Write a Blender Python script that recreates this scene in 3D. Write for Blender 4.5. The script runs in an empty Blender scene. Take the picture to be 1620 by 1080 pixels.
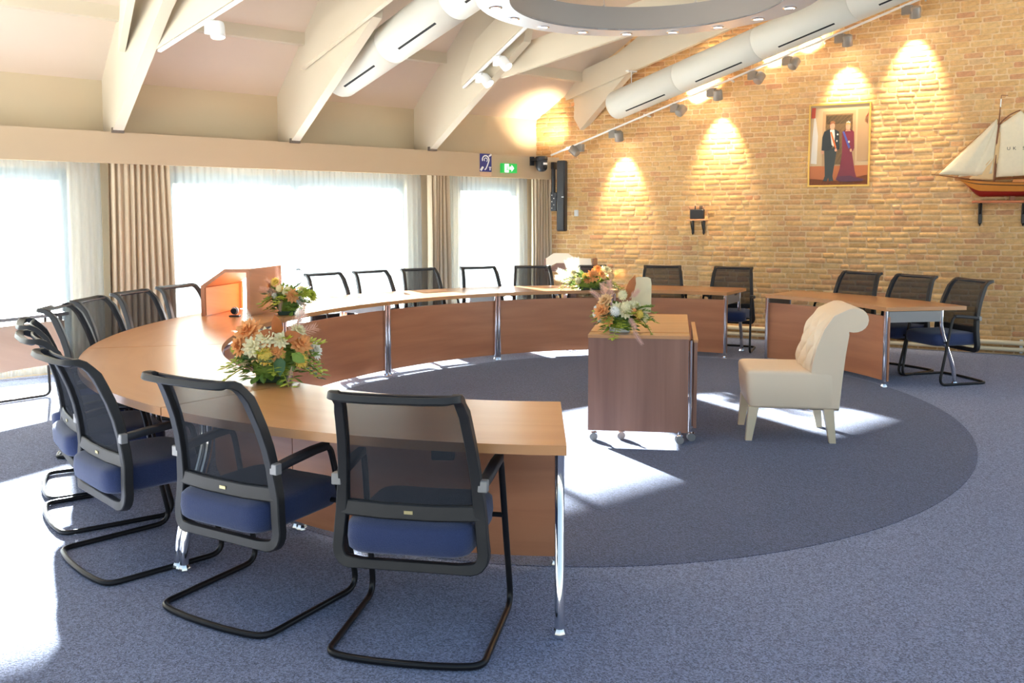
import bpy, math, random
import numpy as np
from mathutils import Vector, Matrix
random.seed(7)
rng = np.random.default_rng(7)
R = math.radians
scene = bpy.context.scene
COL = scene.collection

# ------------------------------------------------------------------ camera, sky, sun, exposure
cam = bpy.data.cameras.new('camera')
cam.sensor_width = 36.0
cam.lens = 30.667
cam.shift_y = -0.0602
cam.clip_end = 500
cam_o = bpy.data.objects.new('camera', cam)
COL.objects.link(cam_o)
cam_o.location = (0, 0, 1.55)
cam_o.rotation_euler = (R(86), 0, 0)
scene.camera = cam_o

SUN_AZ, SUN_EL = R(-62.5), R(16.7)          # direction the light travels, and height of the sun
world = bpy.data.worlds.new('World'); scene.world = world
world.use_nodes = True
wn = world.node_tree
wn.nodes.clear()
w_out = wn.nodes.new('ShaderNodeOutputWorld')
w_bg = wn.nodes.new('ShaderNodeBackground')
w_sky = wn.nodes.new('ShaderNodeTexSky')
w_sky.sky_type = 'HOSEK_WILKIE'
w_sky.turbidity = 5.0
w_sky.ground_albedo = 0.5
w_sky.sun_direction = (-math.cos(SUN_AZ) * math.cos(SUN_EL), -math.sin(SUN_AZ) * math.cos(SUN_EL), math.sin(SUN_EL))
w_bg.inputs['Strength'].default_value = 3.2
wn.links.new(w_sky.outputs[0], w_bg.inputs[0])
wn.links.new(w_bg.outputs[0], w_out.inputs[0])

sun = bpy.data.lights.new('sun', 'SUN')
sun.energy = 45.0
sun.angle = R(0.9)
sun.color = (0.93, 0.97, 1.0)
sun_o = bpy.data.objects.new('sun', sun)
COL.objects.link(sun_o)
sun_o.rotation_euler = Vector((math.cos(SUN_AZ) * math.cos(SUN_EL), math.sin(SUN_AZ) * math.cos(SUN_EL), -math.sin(SUN_EL))).to_track_quat('-Z', 'Y').to_euler()
sun_o.location = (-6, 14, 6)

scene.view_settings.view_transform = 'Standard'
scene.view_settings.look = 'None'
scene.view_settings.gamma = 1.0
scene.view_settings.use_curve_mapping = False
scene.view_settings.exposure = 1.6

# ------------------------------------------------------------------ materials
def lin(r, g, b):
    f = lambda c: (c / 255 / 12.92) if c / 255 <= 0.04045 else ((c / 255 + 0.055) / 1.055) ** 2.4
    return (f(r), f(g), f(b), 1.0)

def mat(name, col, rough=0.6, metal=0.0, spec=0.5, noise=0.0, nscale=20.0, bump=0.0, bscale=60.0, emit=None, estr=0.0, coord='Object', trans=0.0, sheen=0.0):
    m = bpy.data.materials.new(name); m.use_nodes = True
    nt = m.node_tree; b = nt.nodes['Principled BSDF']
    b.inputs['Roughness'].default_value = rough
    b.inputs['Metallic'].default_value = metal
    b.inputs['Specular IOR Level'].default_value = spec
    b.inputs['Base Color'].default_value = col
    if sheen: b.inputs['Sheen Weight'].default_value = sheen
    tc = nt.nodes.new('ShaderNodeTexCoord')
    if noise > 0:
        n = nt.nodes.new('ShaderNodeTexNoise'); n.inputs['Scale'].default_value = nscale; n.inputs['Detail'].default_value = 4
        nt.links.new(tc.outputs[coord], n.inputs['Vector'])
        mx = nt.nodes.new('ShaderNodeMixRGB'); mx.blend_type = 'MIX'
        lo = tuple(c * (1 - noise) for c in col[:3]) + (1,); hi = tuple(min(1, c * (1 + noise)) for c in col[:3]) + (1,)
        mx.inputs[1].default_value = lo; mx.inputs[2].default_value = hi
        nt.links.new(n.outputs['Fac'], mx.inputs[0]); nt.links.new(mx.outputs[0], b.inputs['Base Color'])
    if bump > 0:
        n2 = nt.nodes.new('ShaderNodeTexNoise'); n2.inputs['Scale'].default_value = bscale; n2.inputs['Detail'].default_value = 3
        nt.links.new(tc.outputs[coord], n2.inputs['Vector'])
        bp = nt.nodes.new('ShaderNodeBump'); bp.inputs['Strength'].default_value = bump; bp.inputs['Distance'].default_value = 0.01
        nt.links.new(n2.outputs['Fac'], bp.inputs['Height']); nt.links.new(bp.outputs[0], b.inputs['Normal'])
    if emit:
        b.inputs['Emission Color'].default_value = emit; b.inputs['Emission Strength'].default_value = estr
    return m

def wood(name, dark, light, rough=0.32, su=1.2, sv=16.0, spec=0.5):
    m = bpy.data.materials.new(name); m.use_nodes = True
    nt = m.node_tree; b = nt.nodes['Principled BSDF']
    b.inputs['Roughness'].default_value = rough; b.inputs['Specular IOR Level'].default_value = spec
    uv = nt.nodes.new('ShaderNodeUVMap'); uv.uv_map = 'UVMap'
    mp = nt.nodes.new('ShaderNodeMapping'); mp.inputs['Scale'].default_value = (su, sv, 1)
    nt.links.new(uv.outputs[0], mp.inputs[0])
    n = nt.nodes.new('ShaderNodeTexNoise'); n.inputs['Scale'].default_value = 1.0; n.inputs['Detail'].default_value = 6; n.inputs['Distortion'].default_value = 0.4
    nt.links.new(mp.outputs[0], n.inputs['Vector'])
    cr = nt.nodes.new('ShaderNodeValToRGB')
    cr.color_ramp.elements[0].position = 0.25; cr.color_ramp.elements[0].color = dark
    cr.color_ramp.elements[1].position = 0.75; cr.color_ramp.elements[1].color = light
    nt.links.new(n.outputs['Fac'], cr.inputs[0]); nt.links.new(cr.outputs[0], b.inputs['Base Color'])
    return m

def see_through(name, col, fac_transparent, translucent=0.0, rough=0.9):
    m = bpy.data.materials.new(name); m.use_nodes = True
    nt = m.node_tree; nt.nodes.clear()
    out = nt.nodes.new('ShaderNodeOutputMaterial')
    tr = nt.nodes.new('ShaderNodeBsdfTransparent')
    df = nt.nodes.new('ShaderNodeBsdfDiffuse'); df.inputs['Color'].default_value = col
    body = df
    if translucent > 0:
        tl = nt.nodes.new('ShaderNodeBsdfTranslucent'); tl.inputs['Color'].default_value = col
        mx0 = nt.nodes.new('ShaderNodeMixShader'); mx0.inputs[0].default_value = translucent
        nt.links.new(df.outputs[0], mx0.inputs[1]); nt.links.new(tl.outputs[0], mx0.inputs[2]); body = mx0
    mx = nt.nodes.new('ShaderNodeMixShader'); mx.inputs[0].default_value = 1 - fac_transparent
    nt.links.new(tr.outputs[0], mx.inputs[1]); nt.links.new(body.outputs[0], mx.inputs[2]); nt.links.new(mx.outputs[0], out.inputs[0])
    return m

def carpet(name, col, amt):
    m = bpy.data.materials.new(name); m.use_nodes = True
    nt = m.node_tree; b = nt.nodes['Principled BSDF']
    b.inputs['Roughness'].default_value = 0.95; b.inputs['Specular IOR Level'].default_value = 0.1
    b.inputs['Sheen Weight'].default_value = 0.25; b.inputs['Sheen Roughness'].default_value = 0.6
    tc = nt.nodes.new('ShaderNodeTexCoord')
    n = nt.nodes.new('ShaderNodeTexVoronoi'); n.inputs['Scale'].default_value = 185
    nt.links.new(tc.outputs['Object'], n.inputs['Vector'])
    sep = nt.nodes.new('ShaderNodeSeparateColor'); nt.links.new(n.outputs['Color'], sep.inputs[0])
    n2 = nt.nodes.new('ShaderNodeTexNoise'); n2.inputs['Scale'].default_value = 2.2; n2.inputs['Detail'].default_value = 4
    nt.links.new(tc.outputs['Object'], n2.inputs['Vector'])
    cr = nt.nodes.new('ShaderNodeValToRGB')
    cr.color_ramp.elements[0].position = 0.1; cr.color_ramp.elements[0].color = tuple(c * (1 - amt) for c in col[:3]) + (1,)
    cr.color_ramp.elements[1].position = 0.9; cr.color_ramp.elements[1].color = tuple(c * (1 + amt) for c in col[:3]) + (1,)
    nt.links.new(sep.outputs[0], cr.inputs[0])
    mm = nt.nodes.new('ShaderNodeMixRGB'); mm.blend_type = 'MULTIPLY'; mm.inputs[0].default_value = 0.35
    cr2 = nt.nodes.new('ShaderNodeValToRGB'); cr2.color_ramp.elements[0].color = (0.72, 0.72, 0.76, 1); cr2.color_ramp.elements[1].color = (1.15, 1.15, 1.12, 1)
    nt.links.new(n2.outputs['Fac'], cr2.inputs[0])
    nt.links.new(cr.outputs[0], mm.inputs[1]); nt.links.new(cr2.outputs[0], mm.inputs[2]); nt.links.new(mm.outputs[0], b.inputs['Base Color'])
    bp = nt.nodes.new('ShaderNodeBump'); bp.inputs['Strength'].default_value = 0.6; bp.inputs['Distance'].default_value = 0.006
    nt.links.new(n.outputs['Distance'], bp.inputs['Height']); nt.links.new(bp.outputs[0], b.inputs['Normal'])
    return m

def brick_material(name, per_object):
    m = bpy.data.materials.new(name); m.use_nodes = True
    nt = m.node_tree; b = nt.nodes['Principled BSDF']
    b.inputs['Roughness'].default_value = 0.9; b.inputs['Specular IOR Level'].default_value = 0.15
    if per_object:
        src = nt.nodes.new('ShaderNodeObjectInfo').outputs['Random']
    else:
        at = nt.nodes.new('ShaderNodeAttribute'); at.attribute_name = 'rnd'; src = at.outputs['Fac']
    cr = nt.nodes.new('ShaderNodeValToRGB'); e = cr.color_ramp.elements
    stops = [(0.0, lin(216, 173, 118)), (0.22, lin(226, 187, 132)), (0.42, lin(212, 165, 108)), (0.6, lin(222, 179, 124)), (0.78, lin(210, 160, 112)), (0.92, lin(208, 158, 116)), (0.97, lin(202, 142, 106)), (1.0, lin(216, 184, 138))]
    stops = [(p_, tuple(.8 * a + .2 * b_ for a, b_ in zip(c_[:3], lin(219, 175, 120)[:3])) + (1,)) for p_, c_ in stops]
    e[0].position, e[0].color = stops[0]; e[1].position, e[1].color = stops[-1]
    for p_, c_ in stops[1:-1]:
        k = e.new(p_); k.color = c_
    nt.links.new(src, cr.inputs[0])
    tc = nt.nodes.new('ShaderNodeTexCoord')
    n = nt.nodes.new('ShaderNodeTexNoise'); n.inputs['Scale'].default_value = 26; n.inputs['Detail'].default_value = 6; n.inputs['Roughness'].default_value = 0.65
    nt.links.new(tc.outputs['Object'], n.inputs['Vector'])
    cr2 = nt.nodes.new('ShaderNodeValToRGB'); cr2.color_ramp.elements[0].position = 0.3; cr2.color_ramp.elements[0].color = (0.62, 0.58, 0.52, 1); cr2.color_ramp.elements[1].position = 0.62; cr2.color_ramp.elements[1].color = (1.08, 1.06, 1.02, 1)
    nt.links.new(n.outputs['Fac'], cr2.inputs[0])
    mm = nt.nodes.new('ShaderNodeMixRGB'); mm.blend_type = 'MULTIPLY'; mm.inputs[0].default_value = 0.6
    nt.links.new(cr.outputs[0], mm.inputs[1]); nt.links.new(cr2.outputs[0], mm.inputs[2]); nt.links.new(mm.outputs[0], b.inputs['Base Color'])
    bp = nt.nodes.new('ShaderNodeBump'); bp.inputs['Strength'].default_value = 0.5; bp.inputs['Distance'].default_value = 0.006
    nt.links.new(n.outputs['Fac'], bp.inputs['Height']); nt.links.new(bp.outputs[0], b.inputs['Normal'])
    return m

M = {}
M['paint'] = mat('cream paint', lin(196, 178, 148), 0.7, noise=0.03, nscale=3)
M['ceil'] = mat('ceiling board paint', lin(212, 194, 174), 0.75, noise=0.03, nscale=2)
M['beam'] = mat('white beam paint', lin(206, 194, 172), 0.55)
M['fascia'] = mat('beige fascia paint', lin(184, 162, 132), 0.6, noise=0.02, nscale=3)
M['carpet'] = carpet('blue grey loop carpet', lin(134, 141, 168), 0.5)
M['carpet_dark'] = carpet('dark slate carpet', lin(86, 94, 122), 0.5)
M['mortar'] = mat('sandy mortar', lin(230, 197, 150), 0.95, noise=0.12, nscale=30, bump=0.4, bscale=90)
M['brick_obj'] = brick_material('yellow brick', True)
M['brick_mass'] = brick_material('yellow brick mass', False)
M['wood_top'] = wood('walnut laminate top', lin(200, 138, 84), lin(216, 156, 102), 0.32, 0.8, 9)
M['wood_top'].node_tree.nodes['Principled BSDF'].inputs['Coat Weight'].default_value = 0.5
M['wood_top'].node_tree.nodes['Principled BSDF'].inputs['Coat Roughness'].default_value = 0.24
M['wood_panel'] = wood('walnut laminate panel', lin(178, 112, 76), lin(208, 142, 100), 0.35, 0.9, 9)
M['wood_panel'].node_tree.nodes['Principled BSDF'].inputs['Coat Weight'].default_value = 0.3
M['wood_panel'].node_tree.nodes['Principled BSDF'].inputs['Coat Roughness'].default_value = 0.3
M['wood_pale'] = wood('pale beech panel', lin(224, 188, 158), lin(238, 206, 178), 0.4, 1.0, 9)
M['wood_cab'] = wood('walnut laminate cabinet', lin(138, 96, 78), lin(172, 126, 104), 0.4, 0.7, 13)
M['wood_light'] = wood('orange oak veneer', lin(204, 146, 98), lin(228, 174, 124), 0.4, 1.0, 12)
M['wood_edge'] = wood('walnut edge band', lin(160, 100, 58), lin(186, 124, 78), 0.35, 1.0, 20)
M['chrome'] = mat('chrome', (0.82, 0.82, 0.84, 1), 0.08, 1.0)
M['steel'] = mat('brushed steel', (0.55, 0.55, 0.57, 1), 0.35, 1.0)
M['greymetal'] = mat('grey coated metal', lin(150, 148, 146), 0.45, 0.3)
M['black'] = mat('black plastic', lin(38, 38, 42), 0.45, noise=0.1, nscale=80)
M['blackframe'] = mat('black nylon frame', lin(36, 35, 36), 0.5, noise=0.08, nscale=120)
M['blackmetal'] = mat('black enamel tube', lin(40, 38, 38), 0.3, 0.4)
M['mesh'] = see_through('black mesh cloth', lin(54, 56, 61), 0.19)
M['seat'] = mat('navy blue upholstery', lin(47, 60, 100), 0.9, noise=0.25, nscale=220, bump=0.3, bscale=260, sheen=0.3)
M['cream'] = mat('cream leatherette', lin(250, 226, 194), 0.42, bump=0.05, bscale=180)
M['creamleg'] = mat('cream lacquered leg', lin(240, 220, 184), 0.4)
M['drape'] = mat('beige drape cloth', lin(200, 181, 152), 0.9, noise=0.06, nscale=40, bump=0.1, bscale=300)
M['drape_edge'] = mat('cream lining cloth', lin(240, 232, 212), 0.9)
M['sheer'] = see_through('white voile', (0.68, 0.75, 0.78, 1), 0.55, 0.5)
M['frame'] = mat('grey window frame', lin(96, 106, 112), 0.5)
M['white'] = mat('white plastic', lin(236, 236, 234), 0.45)
M['duct'] = mat('white duct fabric', lin(204, 202, 192), 0.6)
M['dark'] = mat('dark slot', lin(20, 20, 22), 0.8)
M['silver'] = mat('silver lacquer', lin(196, 198, 204), 0.35, 0.35)
M['spotgrey'] = mat('grey spot housing', lin(140, 134, 126), 0.4, 0.2)
M['plate'] = mat('brass tag', lin(206, 190, 140), 0.35, 0.6)
M['pipe'] = mat('cream heating pipe', lin(232, 214, 176), 0.5)
M['glow'] = mat('lit lamp face', (1, 1, 1, 1), 0.5, emit=(1.0, 0.93, 0.80, 1), estr=14.0)
M['softglow'] = mat('dim lamp face', (1, 1, 1, 1), 0.5, emit=(1.0, 0.96, 0.90, 1), estr=0.5)
M['green'] = mat('lit green sign', lin(20, 150, 60), 0.4, emit=lin(30, 150, 64), estr=0.35)
M['greenwhite'] = mat('lit white pictogram', (1, 1, 1, 1), 0.4, emit=(0.85, 1, 0.9, 1), estr=0.6)
M['navy'] = mat('navy sign plate', lin(38, 42, 120), 0.5)
M['signbeige'] = mat('beige sign strip', lin(206, 170, 140), 0.5)
M['paving'] = mat('pale paving', lin(214, 210, 200), 0.9, noise=0.06, nscale=4)
M['shoe'] = mat('brown steel shoe', lin(112, 100, 90), 0.6, 0.3)
M['gold'] = mat('gilt frame', lin(214, 170, 84), 0.35, 0.6)

def pane_material():
    m = bpy.data.materials.new('window glass'); m.use_nodes = True
    nt = m.node_tree; nt.nodes.clear()
    out = nt.nodes.new('ShaderNodeOutputMaterial')
    tr = nt.nodes.new('ShaderNodeBsdfTransparent'); tr.inputs[0].default_value = (0.95, 0.97, 0.97, 1)
    gl = nt.nodes.new('ShaderNodeBsdfGlossy'); gl.inputs['Roughness'].default_value = 0.02
    mx = nt.nodes.new('ShaderNodeMixShader'); mx.inputs[0].default_value = 0.07
    nt.links.new(tr.outputs[0], mx.inputs[1]); nt.links.new(gl.outputs[0], mx.inputs[2]); nt.links.new(mx.outputs[0], out.inputs[0])
    return m
M['glass'] = pane_material()

# ------------------------------------------------------------------ mesh helpers
class MB:
    """Collects verts and faces of one part."""
    def __init__(self): self.v = []; self.f = []; self.uv = {}
    def add(self, verts, faces, uvs=None):
        o = len(self.v); self.v += [tuple(p) for p in verts]
        for i, f in enumerate(faces):
            if uvs is not None: self.uv[len(self.f)] = uvs[i]
            self.f.append(tuple(o + j for j in f))
        return self
    def box(self, c, s, rot=None, ch=0.0):
        hx, hy, hz = s[0] / 2, s[1] / 2, s[2] / 2
        if ch <= 0:
            vs = [Vector((x, y, z)) for x in (-hx, hx) for y in (-hy, hy) for z in (-hz, hz)]
            fs = [(0, 1, 3, 2), (4, 6, 7, 5), (0, 4, 5, 1), (2, 3, 7, 6), (0, 2, 6, 4), (1, 5, 7, 3)]
        else:
            ch = min(ch, hx * .9, hy * .9, hz * .9)
            vs = []; idx = {}
            for sx in (-1, 1):
                for sy in (-1, 1):
                    for sz in (-1, 1):
                        for ax in range(3):
                            p = [sx * hx, sy * hy, sz * hz]
                            for a2 in range(3):
                                if a2 != ax: p[a2] -= (sx, sy, sz)[a2] * ch
                            idx[(sx, sy, sz, ax)] = len(vs); vs.append(Vector(p))
            fs = []
            for ax in range(3):
                a, b_ = [i for i in range(3) if i != ax]
                for s_ in (-1, 1):
                    q = []
                    for (i, j) in ((-1, -1), (1, -1), (1, 1), (-1, 1)):
                        k = [0, 0, 0]; k[ax] = s_; k[a] = i; k[b_] = j; q.append(idx[(k[0], k[1], k[2], ax)])
                    if (s_ > 0) == (ax == 1): q = q[::-1]
                    fs.append(tuple(q))
            for ax in range(3):       # edges parallel to ax
                a, b_ = [i for i in range(3) if i != ax]
                for i in (-1, 1):
                    for j in (-1, 1):
                        k0 = [0, 0, 0]; k0[a] = i; k0[b_] = j
                        k1 = list(k0); k0[ax] = -1; k1[ax] = 1
                        fs.append((idx[tuple(k0) + (a,)], idx[tuple(k1) + (a,)], idx[tuple(k1) + (b_,)], idx[tuple(k0) + (b_,)]))
            for sx in (-1, 1):
                for sy in (-1, 1):
                    for sz in (-1, 1):
                        fs.append(tuple(idx[(sx, sy, sz, ax)] for ax in range(3)))
        c = Vector(c)
        vs = [(rot @ p if rot else p) + c for p in vs]
        return self.add(vs, fs)
    def tube(self, path, r, seg=8, closed=False, cap=True, flat=1.0, up=(0, 0, 1)):
        P = [Vector(p) for p in path]; n = len(P); o = len(self.v)
        rr = r if isinstance(r, (list, tuple)) else [r] * n
        prev = None; vs = []
        for i in range(n):
            if closed: t = P[(i + 1) % n] - P[i - 1]
            else: t = P[min(i + 1, n - 1)] - P[max(i - 1, 0)]
            t.normalize()
            if prev is None:
                u_ = Vector(up)
                if abs(t.dot(u_)) > 0.95: u_ = Vector((1, 0, 0)) if abs(t.x) < .9 else Vector((0, 1, 0))
                a = (u_ - t * u_.dot(t)).normalized()
            else:
                a = (prev - t * prev.dot(t)).normalized()
            prev = a; b_ = t.cross(a)
            for k in range(seg):
                an = 2 * math.pi * k / seg
                vs.append(P[i] + a * (math.cos(an) * rr[i] * flat) + b_ * (math.sin(an) * rr[i]))
        fs = []
        m = n if closed else n - 1
        for i in range(m):
            for k in range(seg):
                i2 = (i + 1) % n; k2 = (k + 1) % seg
                fs.append((i * seg + k, i * seg + k2, i2 * seg + k2, i2 * seg + k))
        if cap and not closed:
            fs.append(tuple(range(seg))[::-1]); fs.append(tuple((n - 1) * seg + k for k in range(seg)))
        return self.add(vs, fs)
    def sweep(self, path, dvec, w, d, closed=False):
        """rectangular bar; dvec = depth direction per point, w across, d along dvec"""
        P = [Vector(p) for p in path]; n = len(P)
        ww = w if isinstance(w, (list, tuple)) else [w] * n
        dd = d if isinstance(d, (list, tuple)) else [d] * n
        vs = []
        for i in range(n):
            t = (P[(i + 1) % n] - P[i - 1]) if closed else (P[min(i + 1, n - 1)] - P[max(i - 1, 0)])
            t.normalize(); D = Vector(dvec[i]); D = (D - t * D.dot(t)).normalized(); W = t.cross(D)
            a, b_ = W * ww[i] / 2, D * dd[i] / 2; c1, c2 = W * ww[i] * .41, D * dd[i] * .40
            for q in (-a - c2, -a + c2, -c1 + b_, c1 + b_, a + c2, a - c2, c1 - b_, -c1 - b_): vs.append(P[i] + q)
        fs = []
        for i in range(n if closed else n - 1):
            j = (i + 1) % n
            for k in range(8): fs.append((i * 8 + k, i * 8 + (k + 1) % 8, j * 8 + (k + 1) % 8, j * 8 + k))
        if not closed:
            fs.append(tuple(range(8))[::-1]); fs.append(tuple((n - 1) * 8 + k for k in range(8)))
        return self.add(vs, fs)
    def lathe(self, prof, c=(0, 0, 0), seg=16, rot=None, squash=(1, 1, 1)):
        vs = []; fs = []; n = len(prof); c = Vector(c)
        for (r, z) in prof:
            for k in range(seg):
                an = 2 * math.pi * k / seg
                p = Vector((r * math.cos(an) * squash[0], r * math.sin(an) * squash[1], z * squash[2])); vs.append((rot @ p if rot else p) + c)
        for i in range(n - 1):
            for k in range(seg): fs.append((i * seg + k, i * seg + (k + 1) % seg, (i + 1) * seg + (k + 1) % seg, (i + 1) * seg + k))
        fs.append(tuple(range(seg))[::-1]); fs.append(tuple((n - 1) * seg + k for k in range(seg)))
        return self.add(vs, fs)
    def prism(self, poly, d0, d1, frame):
        """2-D polygon (a,b) extruded from d0 to d1; frame(a,b,d) -> point"""
        n = len(poly)
        vs = [frame(a, b_, d0) for a, b_ in poly] + [frame(a, b_, d1) for a, b_ in poly]
        fs = [tuple(range(n))[::-1], tuple(range(n, 2 * n))] + [(i, (i + 1) % n, n + (i + 1) % n, n + i) for i in range(n)]
        return self.add(vs, fs)
    def superq(self, c, s, e1=0.35, e2=0.35, nu=28, nv=12, rot=None, bend=None):
        sg = lambda x, e: math.copysign(abs(x) ** e, x)
        vs = []; fs = []; c = Vector(c)
        for i in range(nv + 1):
            a = -math.pi / 2 + math.pi * i / nv
            for k in range(nu):
                b_ = 2 * math.pi * k / nu
                p = Vector((s[0] * sg(math.cos(a), e1) * sg(math.cos(b_), e2), s[1] * sg(math.cos(a), e1) * sg(math.sin(b_), e2), s[2] * sg(math.sin(a), e1)))
                if bend: p = bend(p)
                vs.append((rot @ p if rot else p) + c)
        for i in range(nv):
            for k in range(nu): fs.append((i * nu + k, i * nu + (k + 1) % nu, (i + 1) * nu + (k + 1) % nu, (i + 1) * nu + k))
        return self.add(vs, fs)
    def grid(self, fn, nu, nv, uvfn=None):
        vs = [fn(i / nu, j / nv) for j in range(nv + 1) for i in range(nu + 1)]; fs = []; uvs = []
        for j in range(nv):
            for i in range(nu):
                a = j * (nu + 1) + i; fs.append((a, a + 1, a + nu + 2, a + nu + 1))
                if uvfn: uvs.append([uvfn(i / nu, j / nv), uvfn((i + 1) / nu, j / nv), uvfn((i + 1) / nu, (j + 1) / nv), uvfn(i / nu, (j + 1) / nv)])
        return self.add(vs, fs, uvs if uvfn else None)
    def mesh(self, name, material, grain=0, smooth=40, off=(0, 0, 0)):
        me = bpy.data.meshes.new(name)
        o = Vector(off)
        me.from_pydata([tuple(Vector(p) - o) for p in self.v], [], self.f)
        uvl = me.uv_layers.new(name='UVMap')
        others = [i for i in range(3) if i != grain]
        for pi, poly in enumerate(me.polygons):
            given = self.uv.get(pi)
            for n_, li in enumerate(poly.loop_indices):
                if given: uvl.data[li].uv = given[n_]
                else:
                    p = self.v[me.loops[li].vertex_index]; uvl.data[li].uv = (p[grain], p[others[0]] + p[others[1]])
        me.materials.append(material)
        me.update()
        if smooth:
            me.shade_smooth(); me.set_sharp_from_angle(angle=R(smooth))
        return me
    def build(self, name, material, parent=None, grain=0, smooth=40, off=(0, 0, 0), label=None):
        me = self.mesh(name, material, grain, smooth, off)
        ob = bpy.data.objects.new(name, me); COL.objects.link(ob)
        if parent is not None: ob.parent = parent
        elif tuple(off) != (0, 0, 0): ob.location = off
        if label: ob['label'] = label
        return ob

def thing(name, label, cat, loc=(0, 0, 0), rz=0.0, group=None):
    o = bpy.data.objects.new(name, None); COL.objects.link(o)
    o.location = loc; o.rotation_euler = (0, 0, rz); o.empty_display_size = 0.1
    o['label'] = label; o['category'] = cat
    if group: o['group'] = group
    return o
def tag(o, label, cat, group=None):
    o['label'] = label; o['category'] = cat
    if group: o['group'] = group
    return o
def struct(o, label=None, cat=None):
    o['kind'] = 'structure'
    if label: o['label'] = label
    if cat: o['category'] = cat
    return o
def sempty(name, label, cat):
    o = bpy.data.objects.new(name, None); COL.objects.link(o); o.empty_display_size = 0.1
    return struct(o, label, cat)
def dup(root, loc, rz, label, group=None):
    r = root.copy(); COL.objects.link(r); r.location = loc; r.rotation_euler = (0, 0, rz); r['label'] = label
    if group: r['group'] = group
    for chd in list(root.children):
        c_ = chd.copy(); COL.objects.link(c_); c_.parent = r
        for g in list(chd.children):
            d = g.copy(); COL.objects.link(d); d.parent = c_
    return r
def arc_pts(p0, p1, p2, n=5):
    """quadratic bend from p0 to p2 with control p1"""
    p0, p1, p2 = Vector(p0), Vector(p1), Vector(p2)
    return [p0 * (1 - s) ** 2 + p1 * 2 * s * (1 - s) + p2 * s * s for s in [i / n for i in range(n + 1)]]

# ------------------------------------------------------------------ frames of reference of the hall
WO = Vector((0.667, 12.41, 0)); WD = Vector((0.7828, 0.6223, 0)); WN = Vector((0.6223, -0.7828, 0))
def W(t, k, z):      # window wall: t metres from the corner, k metres into the room from the fascia face
    return WO - WD * t + WN * k + Vector((0, 0, z))
BO = Vector((3.2, 11.15, 0)); BD = Vector((0.89503, -0.44601, 0)); BN = Vector((-0.44601, -0.89503, 0))
def B(s_, d, z):     # brick wall: s along it, d out of it
    return BO + BD * s_ + BN * d + Vector((0, 0, z))
WROT = Matrix((-WD, WN, Vector((0, 0, 1)))).transposed()       # x along the window wall, y into the room
BROT = Matrix((-BD, BN, Vector((0, 0, 1)))).transposed()
CEIL_S = 0.80
def ceil_z(k): return 2.95 + CEIL_S * (k + 0.32)

# ------------------------------------------------------------------ the hall: floor, ceiling, walls
fl = MB(); p_ = [W(-0.6, -0.4, 0), W(10, -0.4, 0), W(10, 10.8, 0), W(-9, 10.8, 0), B(6.6, -0.1, 0)]
fl.add(p_, [(0, 1, 2, 3, 4)]); struct(fl.build('floor', M['carpet'], smooth=0), 'blue grey carpet floor of the council hall', 'floor')
gr = MB(); gr.add([(-60, -20, -0.12), (60, -20, -0.12), (60, 90, -0.12), (-60, 90, -0.12)], [(0, 1, 2, 3)])
struct(gr.build('ground', M['paving'], smooth=0), 'pale paving outside the windows', 'ground')

EC = Vector((0.814, 6.83, 0)); ETH = R(61.5)
EU = Vector((math.cos(ETH), math.sin(ETH), 0)); EV = Vector((math.sin(ETH), -math.cos(ETH), 0))
def ell(c, a, b, tdeg, z=0.0):
    t = R(tdeg); return c + EU * (a * math.cos(t)) + EV * (b * math.sin(t)) + Vector((0, 0, z))
il = MB(); n = 120
top = [ell(EC, 3.17, 2.544, 360 * i / n, 0.003) for i in range(n)]; bot = [ell(EC, 3.17, 2.544, 360 * i / n, -0.004) for i in range(n)]
il.add(top + bot, [tuple(range(n))[::-1]] + [(i, (i + 1) % n, n + (i + 1) % n, n + i) for i in range(n)])
struct(il.build('floor_inlay', M['carpet_dark'], smooth=0), 'dark slate oval carpet inlay between the tables', 'carpet')

# ceiling: slope above the windows up to the ridge; unseen back slope cut short so sky light fills the hall
RK = 5.0
ce = MB()
def slab(mb, a, b, c_, d, th):
    n_ = (Vector(b) - Vector(a)).cross(Vector(d) - Vector(a)).normalized()
    if n_.z < 0: n_ = -n_
    q = [Vector(x) for x in (a, b, c_, d)]; mb.add(q + [x + n_ * th for x in q], [(0, 1, 2, 3), (7, 6, 5, 4), (0, 4, 5, 1), (1, 5, 6, 2), (2, 6, 7, 3), (3, 7, 4, 0)])
slab(ce, W(-1.2, -0.9, ceil_z(-0.9)), W(10.2, -0.9, ceil_z(-0.9)), W(10.2, RK, ceil_z(RK)), W(-9, RK, ceil_z(RK)), 0.12)
slab(ce, W(-9, RK, ceil_z(RK)), W(10.2, RK, ceil_z(RK)), W(10.2, 6.6, ceil_z(RK) - CEIL_S * (6.6 - RK)), W(-9, 6.6, ceil_z(RK) - CEIL_S * (6.6 - RK)), 0.12)
struct(ce.build('ceiling', M['ceil'], smooth=0), 'sloping cream boarded ceiling', 'ceiling')

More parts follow.
